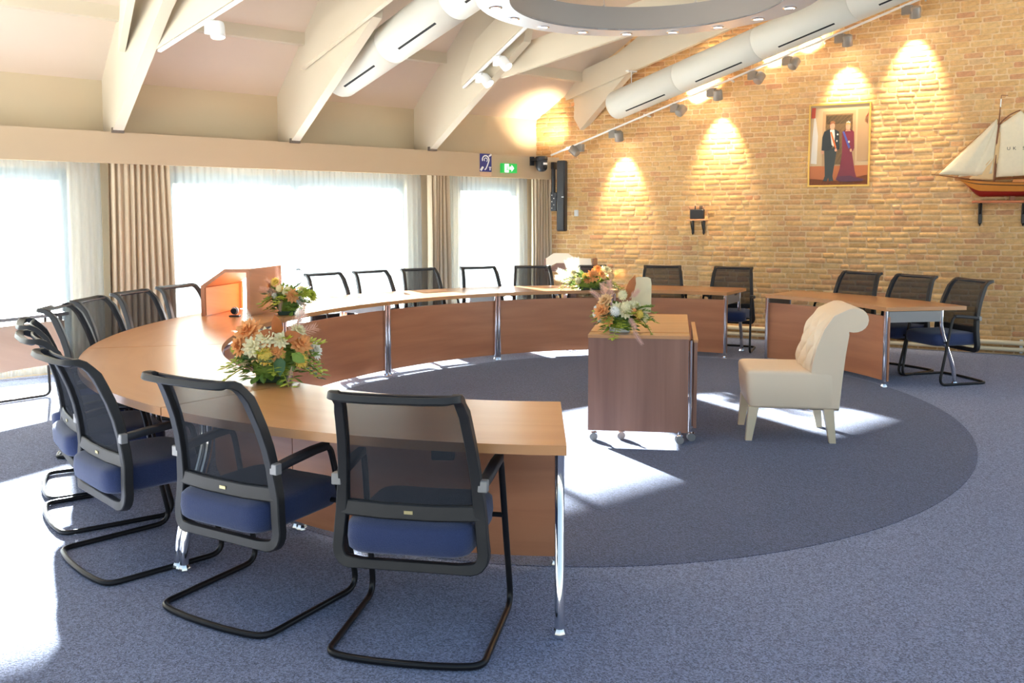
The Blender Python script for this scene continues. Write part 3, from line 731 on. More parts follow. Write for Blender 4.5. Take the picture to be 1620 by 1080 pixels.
# ------------------------------------------------------------------ curved meeting tables
TC = Vector((0.755, 6.87, 0))
AI, BI, AO, BOo = 3.17, 2.56, 3.90, 3.46
ZT, TH = 0.74, 0.036
def tin(t, off=0.0, z=0.0): return ell(TC, AI + off, BI + off, t, z)
def tout(t, off=0.0, z=0.0): return ell(TC, AO + off, BOo + off, t, z)
def tmix(t, f_, z=0.0):
    a_, b_ = tin(t), tout(t); p = a_.lerp(b_, f_); p.z = z; return p
def meeting_table(t0, t1, label, label_ends=(True, True)):
    t0 += 0.06; t1 -= 0.06
    mid = tmix((t0 + t1) / 2, .5); root = thing('meeting_table', label, 'table', mid, group='curved meeting tables')
    n_ = 14; ts = [t0 + (t1 - t0) * i / n_ for i in range(n_ + 1)]
    def arc_slab(fi, fo, z0, z1, ch=0.0):
        m_ = MB(); vs = []; al = 0; us = [0]
        for i in range(1, len(ts)): al += (fo(ts[i]) - fo(ts[i - 1])).length; us.append(al)
        for t in ts:
            a_, b_ = fi(t), fo(t)
            for p, z_ in ((a_, z0), (b_, z0), (b_, z1), (a_, z1)): vs.append((p.x, p.y, z_))
        fs = []; uv = []
        for i in range(n_):
            a_ = i * 4; wv = [0, 1, 1, 0]; w_ = (fi(ts[i]) - fo(ts[i])).length
            for k in range(4):
                fs.append((a_ + k, a_ + (k + 1) % 4, a_ + 4 + (k + 1) % 4, a_ + 4 + k))
                if k in (0, 2):
                    v0, v1 = (0, w_) if k == 0 else (w_, 0)
                else: v0, v1 = (z0, z1) if k == 1 else (z1, z0)
                uv.append([(us[i], v0), (us[i], v1), (us[i + 1], v1), (us[i + 1], v0)])
        fs.append((0, 3, 2, 1)); uv.append([(0, 0), (0, .04), (.9, .04), (.9, 0)])
        e = n_ * 4; fs.append((e, e + 1, e + 2, e + 3)); uv.append([(0, 0), (.9, 0), (.9, .04), (0, .04)])
        m_.add(vs, fs, uv); return m_
    tp = arc_slab(lambda t: tin(t), lambda t: tout(t), ZT - TH, ZT)
    tpo = tp.build('tabletop', M['wood_top'], root, smooth=30, off=mid)
    pn = arc_slab(lambda t: tin(t, .030), lambda t: tin(t, .050), 0.055, 0.652); pn.build('modesty_panel', M['wood_panel'], root, smooth=30, off=mid)
    tr_ = arc_slab(lambda t: tin(t, .30), lambda t: tin(t, .40), 0.682, 0.702); tr_.build('cable_tray', M['black'], root, smooth=30, off=mid)
    for te, sgn in ((t0 + .33, 1), (t1 - .33, -1)):
        a_, b_ = tin(te, .012), tout(te); w_ = (b_ - a_).length; d_ = (b_ - a_).normalized()
        def P(f_, z_): return a_ + d_ * (f_ * w_) + Vector((0, 0, z_))
        m_ = MB(); m_.tube([P(.0, .03), P(.0, ZT - TH)], .019, 12); lg = m_.build('leg', M['chrome'], root, off=mid)
        m_ = MB(); m_.lathe([(.030, .002), (.030, .008), (.019, .032)], P(0, 0), 8); m_.build('foot', M['chrome'], lg, off=mid)
        m_ = MB(); path = [P(.70, ZT - TH), P(.70, .62)] + arc_pts(P(.70, .60), P(.70, .53), P(.74, .45), 4) + arc_pts(P(.84, .24), P(.89, .13), P(.895, .03), 5)
        m_.tube(path, .019, 12); lg = m_.build('leg', M['chrome'], root, off=mid)
        m_ = MB(); m_.lathe([(.030, .002), (.030, .008), (.019, .032)], P(.895, 0), 8); m_.build('foot', M['chrome'], lg, off=mid)
        m_ = MB(); s_ = Vector((-d_.y, d_.x, 0)) * .012
        q = [P(.03, .60) - s_, P(.69, .60) - s_, P(.69, .70) - s_, P(.03, .70) - s_]; m_.add(q + [x + s_ * 2 for x in q], [(0, 1, 2, 3), (7, 6, 5, 4), (0, 4, 5, 1), (1, 5, 6, 2), (2, 6, 7, 3), (3, 7, 4, 0)])
        m_.build('end_bracket', M['greymetal'], root, smooth=0, off=mid)
    sk = MB(); p = tmix(t0 + (t1 - t0) * .25, .93, ZT - TH - .022); sk.box(p, (.085, .05, .042), None, .005); so = sk.build('socket_box', M['black'], root, off=mid)
    return root
SEG = [(157.5, 188, 'curved walnut table end nearest the camera'), (188, 222, 'curved walnut table under the nearest bouquet, second from the near end'), (222, 251, 'curved walnut table in the bend before the lectern box'),
       (251, 279.4, 'curved walnut table carrying the lectern box'), (279.4, 306.5, 'curved walnut table in front of the wide window, past the lectern'), (306.5, 334.5, 'curved walnut table in front of the corner drape'),
       (334.5, 362.7, 'curved walnut table carrying the white and orange bouquet, up to the gap'), (372.5, 405.8, 'separate walnut table beside the cream chair with three chairs')]
for a, b, lab in SEG: meeting_table(a, b, lab)

# ------------------------------------------------------------------ mesh-back chairs
def make_chair():
    root = thing('meeting_chair', 'x', 'chair', (0, 0, 0), group='mesh-back chairs around the tables')
    yb_pts = [(.312, -.158), (.42, -.156), (.50, -.152), (.60, -.160), (.70, -.180), (.80, -.211), (.89, -.252)]
    def yb(z_):
        for (a0, b0), (a1, b1) in zip(yb_pts, yb_pts[1:]):
            if z_ <= a1: return b0 + (b1 - b0) * (z_ - a0) / (a1 - a0)
        return yb_pts[-1][1]
    def xb(z_): return .268 - .012 * max(0, (z_ - .36) / .14) if z_ < .5 else .256 - .036 * (z_ - .5) / .4
    # outer loop: bottom bar, right side, curl, rear rail, left side
    path = []; dv = []; wd = []; dp = []
    def add(p, d, w_=.042, dd=.040): path.append(Vector(p)); dv.append(Vector(d)); wd.append(w_); dp.append(dd)
    nb = Vector((0, -1, .15))
    for x in (0, .1, .18): add((x, yb(.315) - .012, .315), nb, .036, .034)
    for p in arc_pts((.222, yb(.315) - .01, .317), (.268, yb(.32), .317), (.268, yb(.375), .375), 5): add(p, nb)
    zs = [.42, .46, .50, .55, .62, .70, .78, .85, .89]
    for i, z_ in enumerate(zs):
        w_ = .042 if z_ < .56 else .036
        t_ = Vector((0, yb(z_ + .03) - yb(z_ - .03), .06)); add((xb(z_), yb(z_), z_), Vector((1, 0, 0)).cross(t_), w_)
    curl = [(.915, -.276, .922), (.915, -.300, .945), (.915, -.326, .957)]
    for (_, y_, z_), t_ in zip(curl, ((0, -.5, 1), (0, -1, .7), (0, -1, .15))): add((.214, y_, z_), Vector((1, 0, 0)).cross(Vector(t_)), .034, .032)
    for p in arc_pts((.214, -.338, .959), (.212, -.360, .957), (.180, -.364, .954), 4): add(p, (0, -.35, -1), .036, .026)
    for x in (.1, 0): add((x, -.373, .952), (0, -.35, -1), .038, .024)
    m_path = [Vector((-p.x, p.y, p.z)) for p in path[1:-1]][::-1]; m_d = [Vector((-d.x, d.y, d.z)) for d in dv[1:-1]][::-1]
    m_ = MB(); m_.sweep(path + m_path, dv + m_d, wd + wd[1:-1][::-1], dp + dp[1:-1][::-1], closed=True)
    bf = m_.build('back_frame', M['blackframe'], root, smooth=32)
    m_ = MB(); zc = .515; m_.sweep([(-.255, yb(zc), zc), (-.1, yb(zc) - .012, zc - .004), (.1, yb(zc) - .012, zc - .004), (.255, yb(zc), zc)], [(0, -1, .1)] * 4, .056, .034); m_.build('crossbar', M['blackframe'], root, smooth=32)
    m_ = MB(); m_.box((0, yb(zc) - .031, zc - .002), (.032, .003, .012)); m_.build('maker_plate', M['plate'], root, smooth=0)
    # mesh panel wraps over the top edge
    prof = [(z_, yb(z_)) for z_ in (.52, .56, .62, .70, .78, .85, .89)] + [(.920, -.270), (.942, -.284), (.955, -.300)]
    def fn(u, v):
        i = v * (len(prof) - 1); j = min(int(i), len(prof) - 2); fr = i - j
        z_ = prof[j][0] * (1 - fr) + prof[j + 1][0] * fr; y_ = prof[j][1] * (1 - fr) + prof[j + 1][1] * fr
        x = (u * 2 - 1) * (xb(min(z_, .9)) - .008); return (x, y_ - .018 * (1 - (u * 2 - 1) ** 2) + .004, z_)
    m_ = MB(); m_.grid(fn, 10, 14); bk = m_.build('backrest', M['mesh'], root, smooth=80)
    m_ = MB(); m_.tube([(x, -.300 - .018 * (1 - (x / .21) ** 2), .956) for x in (-.208, -.14, -.07, 0, .07, .14, .208)], .007, 6); m_.build('hem', M['black'], bk)
    # seat
    def bend(p): p = p.copy(); p.z += -.10 * max(0, p.y - .12) ** 1.5 + .02 * (p.x / .23) ** 2 * (1 if p.z > 0 else 0) * .4; return p
    m_ = MB(); m_.superq((0, .015, .420), (.236, .248, .066), .42, .30, 36, 12, bend=bend); st_ = m_.build('seat', M['seat'], root, smooth=80)
    m_ = MB(); m_.tube([(.236 * .985 * math.copysign(abs(math.cos(a_)) ** .3, math.cos(a_)), .015 + .248 * .985 * math.copysign(abs(math.sin(a_)) ** .3, math.sin(a_)), .424) for a_ in [2 * math.pi * i / 40 for i in range(40)]], .003, 5, closed=True); m_.build('seam', M['seat'], st_)
    m_ = MB(); m_.tube([(-.274, .175, .40), (.274, .175, .40)], .010, 8); m_.build('seat_bar', M['blackmetal'], root)
    # sled base
    r_ = .0125; zf = .0135
    half = [Vector((0, -.285, zf)), Vector((.10, -.283, zf)), Vector((.19, -.274, zf))] + arc_pts((.235, -.265, zf), (.282, -.255, zf), (.284, -.21, zf), 5) + [Vector((.286, .0, zf)), Vector((.288, .19, zf))]
    other = [Vector((-p.x, p.y, p.z)) for p in half[1:]][::-1]
    m_ = MB(); m_.tube(other + half, r_, 10); m_.build('sled_base', M['blackmetal'], root)
    for s_ in (-1, 1):
        m_ = MB(); leg = arc_pts((s_ * .288, .19, zf), (s_ * .289, .262, zf), (s_ * .287, .250, .085), 6) + [Vector((s_ * .282, .20, .30)), Vector((s_ * .276, .145, .56))] + arc_pts((s_ * .275, .135, .60), (s_ * .274, .125, .645), (s_ * .273, .085, .645), 5)
        m_.tube(leg, r_, 10); m_.build('leg', M['blackmetal'], root)
        m_ = MB(); m_.sweep([(s_ * .273, .105, .647), (s_ * .272, .03, .645), (s_ * .270, -.08, .634), (s_ * .266, -.165, .622)], [(0, 0, 1)] * 4, [.034, .038, .038, .034], .030); ar_ = m_.build('armrest', M['black'], root, smooth=50)
        m_ = MB(); m_.box((s_ * .268, -.170, .620), (.036, .030, .042), None, .003); m_.build('bracket', M['greymetal'], ar_)
    return root
chair0 = make_chair()
CH = [(-.335, 3.203, 80, 'black mesh-back chair with blue seat beside the near table end leg'),
      (-1.031, 3.476, 60.5, 'second mesh-back chair from the near table end, in front of the nearest bouquet'),
      (-1.722, 3.958, 45, 'third mesh-back chair from the near table end, turned three-quarters'),
      (-2.15, 4.55, 36, 'fourth mesh-back chair from the near table end, mostly hidden behind the third'),
      (-2.45, 5.07, 29, 'fifth mesh-back chair from the near table end, a sliver behind the fourth'),
      (-2.73, 5.86, 8, 'sixth mesh-back chair from the near table end, in the left bend'),
      (-2.77, 6.37, 1, 'seventh mesh-back chair from the near table end, before the voile'),
      (-2.745, 6.94, -10, 'mesh-back chair in front of the wide beige drape'),
      (-2.64, 7.53, -20, 'mesh-back chair half hidden by the left side of the lectern box'),
      (-1.80, 9.16, -43, 'first mesh-back chair past the lectern bouquet, against the wide window'),
      (-1.375, 9.595, -45, 'second mesh-back chair past the lectern bouquet, against the wide window'),
      (-.925, 9.98, -56, 'mesh-back chair in front of the narrow beige drape'),
      (-.285, 10.335, -66, 'mesh-back chair in front of the narrow window'),
      (.29, 10.51, -83, 'mesh-back chair in front of the corner drape'),
      (.95, 10.61, -91, 'mesh-back chair hidden behind the white and orange bouquet'),
      (1.825, 10.54, -99, 'mesh-back chair against the bricks below the small device shelf'),
      (2.565, 10.285, -113, 'last mesh-back chair of the long curve, beside the table gap'),
      (3.59, 9.39, -144, 'farthest of the three mesh-back chairs at the separate table'),
      (3.92, 8.88, -150, 'middle of the three mesh-back chairs at the separate table'),
      (4.14, 8.33, -166, 'nearest of the three mesh-back chairs at the separate table')]
for i, (x, y, hd, lab) in enumerate(CH):
    if i == 0: chair0.location = (x, y, 0); chair0.rotation_euler = (0, 0, R(hd - 90)); chair0['label'] = lab
    else: dup(chair0, (x, y, 0), R(hd - 90), lab)

# ------------------------------------------------------------------ narrow side table by the left window
SD = Vector((0.44, 0.898, 0)); SN = Vector((-0.898, 0.44, 0))       # along the panel, towards the window
S_O = Vector((-3.93, 7.62, 0))
st = thing('side_table', 'pale wood side table by the far left window, cut by the frame', 'table', S_O)
SROT = Matrix((SD, SN, Vector((0, 0, 1)))).transposed()
def sbox(nm, a0, a1, b0, b1, z0, z1, m, parent=st, ch=.003, grain=0):
    m_ = MB(); m_.box(S_O + SD * ((a0 + a1) / 2) + SN * ((b0 + b1) / 2) + Vector((0, 0, (z0 + z1) / 2)), (abs(a1 - a0), abs(b1 - b0), z1 - z0), SROT, ch); return m_.build(nm, M[m], parent, off=S_O, grain=grain)
sbox('tabletop', -1.6, 0.03, -.02, .52, .705, .735, 'greymetal'); sbox('modesty_panel', -1.55, 0.0, 0.0, .018, .29, .665, 'wood_pale', grain=1)
for a_ in (-.02, -1.5):
    m_ = MB(); m_.tube([S_O + SD * a_ + SN * .03 + Vector((0, 0, .31)), S_O + SD * a_ + SN * .03 + Vector((0, 0, .70))], .018, 10); m_.build('post', M['greymetal'], st, off=S_O)
for a_ in (-.55, -1.4):
    m_ = MB(); m_.box(S_O + SD * a_ + SN * .27 + Vector((0, 0, .35)), (.05, .05, .70), SROT, .004); m_.build('column', M['greymetal'], st, off=S_O)
P3 = lambda a_, b_, z_: S_O + SD * a_ + SN * b_ + Vector((0, 0, z_))
m_ = MB(); m_.tube([P3(-.10, .12, .70), P3(-.10, .10, .30)] + arc_pts(P3(-.10, .09, .08), P3(-.10, .08, .014), P3(-.16, .09, .014), 5) + [P3(-.6, .20, .014), P3(-1.3, .2, .014)], .012, 8); m_.build('sled_leg', M['blackmetal'], st, off=S_O)

# ------------------------------------------------------------------ lectern box on the table
L_O = Vector((-2.385, 7.235, ZT))
LX = Vector((1, 0, 0)); LY = Vector((0.165, 0.986, 0))
def lect_frame(o): return lambda a, b_, d: o + LX * a + LY * d + Vector((0, 0, b_))
def make_lectern(name, label, o, frame, depth, wmat, inner):
    root = thing(name, label, 'lectern', o)
    w2, h1, h2, xk, th = .205, .255, .395, .0, .030
    outer = [(-w2, 0), (-w2, h1), (-.005, h2), (w2, h2), (w2, 0)]
    inn = [(-w2 + th, 0), (-w2 + th, h1 - .018), (.002, h2 - th), (w2 - th, h2 - th), (w2 - th, 0)]
    names = ['side_panel', 'sloping_panel', 'top_panel', 'side_panel']
    for i in range(4):
        m_ = MB(); m_.prism([outer[i], outer[i + 1], inn[i + 1], inn[i]], 0, depth, frame); m_.build(names[i], wmat, root, smooth=0, off=o, grain=1)
    m_ = MB(); m_.prism([(-w2 + th, .004), (-w2 + th, h1 - .02), (-w2 + th + .03, h1 - .0), (-w2 + th + .03, .004)], depth - .03, depth, frame); m_.build('inner_post', inner, root, smooth=0, off=o, grain=2)
    m_ = MB(); m_.prism([(-w2 + th + .002, .006), (-w2 + th + .002, h1 - .02), (-w2 + th + .008, h1 - .018), (-w2 + th + .008, .006)], .012, depth - .03, frame); m_.build('lit_inner_sheet', inner, root, smooth=0, off=o, grain=1)  # added sheet, its lighter veneer stands in for sun bounced onto the inner wall
    m_ = MB(); m_.tube([frame(w2 - th - .01, .30, depth - .04), frame(w2 - th - .03, .27, depth - .05), frame(w2 - th - .015, .24, depth - .05)], .008, 6); m_.build('cable', M['black'], root, off=o)
    return root
make_lectern('lectern_box', 'wooden table lectern box with a sloping top on the curved table', L_O, lect_frame(L_O), .62, M['wood_panel'], M['wood_light'])
wc = thing('webcam', 'small dark webcam on a flat foot in front of the lectern box', 'camera', (-2.30, 7.20, ZT))
m_ = MB(); m_.box((0, 0, .007), (.085, .06, .012), None, .004); m_.build('foot', M['black'], wc)
m_ = MB(); m_.superq((0, 0, .05), (.032, .028, .032), .9, .9, 16, 10); hd = m_.build('camera_ball', M['steel'], wc)
m_ = MB(); m_.lathe([(.024, .0), (.024, .012), (.018, .014)], (0, -.022, .05), 14, Matrix.Rotation(R(90), 3, 'X')); m_.build('lens', M['dark'], hd)

# second lectern on a post in the far corner
F_O = Vector((0.72, 11.72, 0.86)); FX = Vector((0.96, -0.28, 0)); FY = Vector((0.28, 0.96, 0))
fl_ = thing('corner_lectern', 'wooden lectern with sunlight painted into its cream front, in the far corner', 'lectern', (F_O.x, F_O.y, 0))
def ff(a, b_, d): return F_O + FX * a + FY * d + Vector((0, 0, b_))
off_ = (F_O.x, F_O.y, 0)
prof = [(-.27, .02), (-.27, .155), (-.17, .225), (.03, .225), (.13, .165), (.34, .16), (.36, .07), (.10, .065), (.05, .10), (-.13, .095)]
m_ = MB(); m_.prism(prof, 0, .03, ff); m_.build('front_board', M['cream'], fl_, smooth=0, off=off_)  # cream colour puts the sunlight into the wooden front board
m_ = MB(); m_.prism([(-.27, -.02), (-.13, .09), (.05, .095), (.10, .06), (.36, .065), (.36, -.02)], .03, .06, ff); m_.build('reading_board', M['wood_cab'], fl_, smooth=0, off=off_)
m_ = MB(); m_.prism([(-.31, .03), (-.29, .15), (-.275, .15), (-.275, .0)], 0, .3, ff); m_.build('side_panel', M['wood_cab'], fl_, smooth=0, off=off_)
m_ = MB(); m_.prism([(.362, .0), (.362, .16), (.378, .15), (.378, .0)], 0, .3, ff); m_.build('side_panel', M['wood_cab'], fl_, smooth=0, off=off_)
m_ = MB(); m_.prism([(-.29, -.02), (.37, -.02), (.37, .0), (-.29, .0)], .03, .32, ff); m_.build('shelf', M['wood_cab'], fl_, smooth=0, off=off_)
m_ = MB(); m_.prism([(-.05, -.86), (.13, -.86), (.13, -.02), (-.05, -.02)], .10, .22, ff); m_.build('post', M['wood_cab'], fl_, smooth=0, off=off_)
m_ = MB(); m_.prism([(-.22, -.858), (.30, -.858), (.30, -.83), (-.22, -.83)], .0, .34, ff); m_.build('base', M['wood_cab'], fl_, smooth=0, off=off_)

# ------------------------------------------------------------------ rolling desk in the oval
D_O = Vector((0.53, 6.01, 0)); DA = R(-7.5)
DX = Vector((math.cos(DA), math.sin(DA), 0)); DY = Vector((-math.sin(DA) * .0 + 0.185, 0.983, 0))
dk = thing('rolling_desk', 'walnut rolling desk with a folded leaf standing in the oval', 'desk', D_O)
def dbox(nm, a0, a1, b0, b1, z0, z1, m, parent=dk, grain=2):
    m_ = MB(); q = [D_O + DX * a_ + DY * b_ for a_, b_ in ((a0, b0), (a1, b0), (a1, b1), (a0, b1))]
    m_.add([x + Vector((0, 0, z0)) for x in q] + [x + Vector((0, 0, z1)) for x in q], [(3, 2, 1, 0), (4, 5, 6, 7), (0, 1, 5, 4), (1, 2, 6, 5), (2, 3, 7, 6), (3, 0, 4, 7)])
    return m_.build(nm, M[m], parent, smooth=0, off=D_O, grain=grain)
dbox('front_panel', 0, .685, 0, .022, .078, .728, 'wood_cab')
dbox('desktop', -.002, .690, -.004, .16, .728, .750, 'wood_top', grain=0); dbox('desktop', -.002, .690, .163, 1.36, .728, .752, 'wood_top', grain=0)
dbox('side_panel', .0, .02, .022, 1.30, .30, .728, 'wood_cab'); dbox('back_panel', 0, .685, 1.30, 1.32, .12, .728, 'wood_cab')
dbox('folded_leaf', .722, .745, .06, 1.15, .10, .700, 'wood_cab'); dbox('leaf_edge', .718, .749, .05, 1.16, .700, .715, 'wood_top', grain=1)
for a_, b_ in ((.700, .03), (.712, .12)):
    m_ = MB(); p = D_O + DX * a_ + DY * b_; m_.tube([p + Vector((0, 0, .08)), p + Vector((0, 0, .715))], .011, 10); m_.build('post', M['chrome'], dk, off=D_O)
for a_, b_ in ((.035, .03), (.225, .08), (.63, .0), (.71, .09), (.05, 1.25), (.66, 1.25)):
    p = D_O + DX * a_ + DY * b_; m_ = MB(); m_.tube([p + Vector((0, 0, .09)), p + Vector((0, 0, .058))], .010, 8); m_.box(p + Vector((.004, 0, .05)), (.045, .034, .03), None, .008); cs = m_.build('caster', M['chrome'], dk, off=D_O)
    for s_ in (-.013, .013):
        m_ = MB(); m_.lathe([(.012, -.007), (.027, -.007), (.029, -.003), (.029, .003), (.027, .007), (.012, .007)], p + Vector((0, s_, .030)), 16, Matrix.Rotation(R(90), 3, 'X')); m_.build('wheel', M['greymetal'], cs, off=D_O)

# ------------------------------------------------------------------ cream tufted chair
wcx = thing('tufted_chair', 'cream leather tufted chair with rolled back beside the rolling desk', 'chair', (1.985, 6.22, 0), R(171.5))
# local: x forward, y left
def profile_seat():
    m_ = MB(); m_.superq((.02, 0, .37), (.305, .285, .135), .16, .14, 40, 14, bend=lambda p: Vector((p.x - (max(0, .06 - p.z) / .195) * .022 * max(0, p.x / .305), p.y, p.z)))
    return m_
seat_ = profile_seat().build('seat', M['cream'], wcx, smooth=60)
m_ = MB()
prof = [(-.175, .235), (-.30, .235), (-.315, .40), (-.335, .60), (-.36, .72), (-.37, .755)]
roll_c = Vector((-.385, 0, .865)); rr = .085
back_side = [(-.110, .235)] + [(-.100, .44), (-.112, .55), (-.142, .68), (-.188, .80), (-.250, .895)]
rl = [(roll_c.x + rr * 1.15 * math.cos(R(a_)), roll_c.z + rr * math.sin(R(a_))) for a_ in range(55, 290, 18)]
rear = [(-.355, .76), (-.335, .62), (-.315, .42), (-.300, .235)]
outl = back_side + rl + rear
hw = .280
def back_frame_fn(a, b_, d): return (a, d, b_)
n_ = len(outl)
vs = []; ys = [-hw, -hw + .018, hw - .018, hw]; sc_ = [.965, 1.0, 1.0, .965]
cx_ = sum(p[0] for p in outl) / n_; cz_ = sum(p[1] for p in outl) / n_
for y_, s_ in zip(ys, sc_):
    for a, b_ in outl: vs.append((cx_ + (a - cx_) * s_, y_, cz_ + (b_ - cz_) * s_))
fs = [(j * n_ + i, j * n_ + (i + 1) % n_, (j + 1) * n_ + (i + 1) % n_, (j + 1) * n_ + i) for j in range(3) for i in range(n_)] + [tuple(range(n_)), tuple(3 * n_ + i for i in range(n_))[::-1]]
m_.add(vs, fs); bko = m_.build('backrest', M['cream'], wcx, smooth=50)
# tufted pad on the front of the back: diamond pillows and buttons
def front_x(z_):
    for (a0, b0), (a1, b1) in zip(back_side[1:], back_side[2:]):
        if z_ <= b1: return a0 + (a1 - a0) * (z_ - b0) / (b1 - b0)
    return back_side[-1][0]
def tuft(u, v):
    y_ = -.262 + .524 * u; z_ = .47 + .42 * v
    a = math.pi * (y_ / .105); b_ = math.pi * ((z_ - .47) / .105)
    q = abs(math.sin((a + b_) / 2)) * abs(math.sin((a - b_) / 2)); edge = min(1, 8 * u, 8 * (1 - u), 6 * v + .3, 6 * (1 - v) + .2)
    return (front_x(z_) + .002 + .030 * (q ** .45) * edge, y_, z_)
m_ = MB(); m_.grid(tuft, 60, 48); m_.build('tufted_pad', M['cream'], bko, smooth=80)
for i in range(-2, 3):
    for j in range(4):
        y_ = .105 * i + (.0525 if j % 2 else 0); z_ = .525 + .105 * j * .9
        if abs(y_) < .24:
            m_ = MB(); m_.superq((front_x(z_) + .008, y_, z_), (.006, .010, .010), 1, 1, 10, 6); m_.build('button', M['cream'], bko)
m_ = MB()
for y_ in (-hw, hw):
    pass
for x, y_, sl in ((.265, .235, .03), (.265, -.235, .03), (-.235, .235, -.035), (-.235, -.235, -.035)):
    m_ = MB(); t0, t1 = .034, .021
    vs = [(x + dx * t0, y_ + dy * t0, .245) for dx, dy in ((-1, -1), (1, -1), (1, 1), (-1, 1))] + [(x + sl + dx * t1, y_ + dy * t1, .0) for dx, dy in ((-1, -1), (1, -1), (1, 1), (-1, 1))]
    m_.add(vs, [(0, 1, 2, 3), (7, 6, 5, 4), (0, 4, 5, 1), (1, 5, 6, 2), (2, 6, 7, 3), (3, 7, 4, 0)]); m_.build('leg', M['creamleg'], wcx, smooth=0)

# ------------------------------------------------------------------ flower arrangements
FM = {
 'leaf': mat('green leaf', lin(128, 156, 62), 0.5, noise=0.3, nscale=30), 'leaf2': mat('yellow green leaf', lin(190, 196, 70), 0.5, noise=0.25, nscale=30),
 'dkleaf': mat('dark green leaf', lin(84, 118, 74), 0.5, noise=0.3, nscale=30), 'rust': mat('rust leaf', lin(186, 108, 52), 0.5, noise=0.25, nscale=20),
 'orange': mat('orange petals', lin(248, 172, 104), 0.7, noise=0.15, nscale=30), 'apricot': mat('apricot petals', lin(250, 206, 150), 0.7, noise=0.1, nscale=30),
 'creamf': mat('cream petals', lin(250, 236, 190), 0.7, noise=0.08, nscale=30), 'yellow': mat('yellow ball bloom', lin(240, 206, 96), 0.8, noise=0.2, nscale=90),
 'pink': mat('pink plume', lin(240, 200, 182), 0.9, noise=0.12, nscale=30), 'whitef': mat('white bloom', lin(248, 244, 232), 0.8), 'palm': mat('dried cream palm leaf', lin(246, 228, 186), 0.8, noise=0.05, nscale=20),
 'tray': mat('green tray', lin(66, 84, 62), 0.7)}
def rot_to(d): return Vector(d).normalized().to_track_quat('Z', 'Y').to_matrix()
def leaf_geo(mb, base, d, up, L, w_):
    d = Vector(d).normalized(); s_ = d.cross(Vector(up)); s_ = s_.normalized() if s_.length > 1e-3 else Vector((1, 0, 0)); n_ = s_.cross(d)
    base = Vector(base); pts = [base, base + d * L * .35 + s_ * w_ - n_ * .1 * w_, base + d * L * .7 + s_ * w_ * .8 - n_ * .2 * w_, base + d * L - n_ * .25 * w_, base + d * L * .7 - s_ * w_ * .8 - n_ * .2 * w_, base + d * L * .35 - s_ * w_ - n_ * .1 * w_, base + d * L * .5 + n_ * .25 * w_]
    mb.add(pts, [(0, 1, 6), (1, 2, 6), (2, 3, 6), (3, 4, 6), (4, 5, 6), (5, 0, 6)])
def spray(root, p0, d, L, material, rs, leafL=.035, n_=7):
    m_ = MB(); d = Vector(d).normalized(); p0 = Vector(p0); bendv = Vector((0, 0, -.35 * L))
    pts = [p0 + d * L * (i / n_) + bendv * (i / n_) ** 2 for i in range(n_ + 1)]; m_.tube(pts, .0022, 4)
    side = d.cross(Vector((0, 0, 1))); side = side.normalized() if side.length > 1e-3 else Vector((1, 0, 0))
    for i in range(1, n_ + 1):
        for s_ in (-1, 1): leaf_geo(m_, pts[i], d * .55 + side * s_ + Vector((0, 0, rs.uniform(-.1, .4))), (0, 0, 1), leafL * rs.uniform(.8, 1.15), leafL * .27)
    leaf_geo(m_, pts[-1], d, (0, 0, 1), leafL, leafL * .27)
    return m_.build('leaf_spray', material, root, smooth=0)
def dahlia(root, c, d, r_, material, rs, name='dahlia'):
    r_ *= 1.15
    m_ = MB(); q = rot_to(d); c = Vector(c)
    for ly in range(4):
        nn = 11 - ly * 2; tilt = R(12 + 22 * ly)
        for i in range(nn):
            an = 2 * math.pi * i / nn + ly * .3; dr = Vector((math.cos(an) * math.cos(tilt), math.sin(an) * math.cos(tilt), math.sin(tilt)))
            leaf_geo(m_, c + q @ (dr * r_ * .12 + Vector((0, 0, r_ * .05 * ly))), q @ dr, q @ Vector((0, 0, 1)), r_ * (1 - .16 * ly), r_ * .24)
    m_.superq(c + q @ Vector((0, 0, r_ * .2)), (r_ * .3,) * 3, 1, 1, 10, 6)
    return m_.build(name, material, root, smooth=0)
def ball(root, c, r_, material, rs, name='ball_bloom'):
    r_ *= 1.2
    m_ = MB(); c = Vector(c); m_.superq(c, (r_ * .8,) * 3, 1, 1, 14, 8); nn = 90
    for i in range(nn):
        z_ = 1 - 2 * (i + .5) / nn; a_ = i * 2.39996; rr_ = math.sqrt(1 - z_ * z_); d = Vector((rr_ * math.cos(a_), rr_ * math.sin(a_), z_))
        leaf_geo(m_, c + d * r_ * .68, d + Vector((rs.uniform(-.3, .3), rs.uniform(-.3, .3), rs.uniform(-.3, .3))), (0, 0, 1) if abs(d.z) < .9 else (1, 0, 0), r_ * .42, r_ * .13)
    return m_.build(name, material, root, smooth=0)
def plume(root, p0, d, L, w_, material, rs, name='plume'):
    m_ = MB(); d = Vector(d).normalized(); p0 = Vector(p0); nn = 84; tip = p0 + d * L; m_.tube([p0, tip], .002, 4)
    for i in range(nn):
        f_ = i / nn; a_ = i * 2.39996; b_ = d.orthogonal().normalized(); s_ = Matrix.Rotation(a_, 3, d) @ b_
        leaf_geo(m_, p0 + d * L * (.15 + .85 * f_), d * 1.0 + s_ * .95, d.orthogonal(), w_ * (1.35 - .6 * f_), w_ * .042)
    return m_.build(name, material, root, smooth=0)
def big_leaf(root, p0, d, up, L, w_, material, name='broad_leaf'):
    m_ = MB(); leaf_geo(m_, p0, d, up, L, w_); return m_.build(name, material, root, smooth=60)
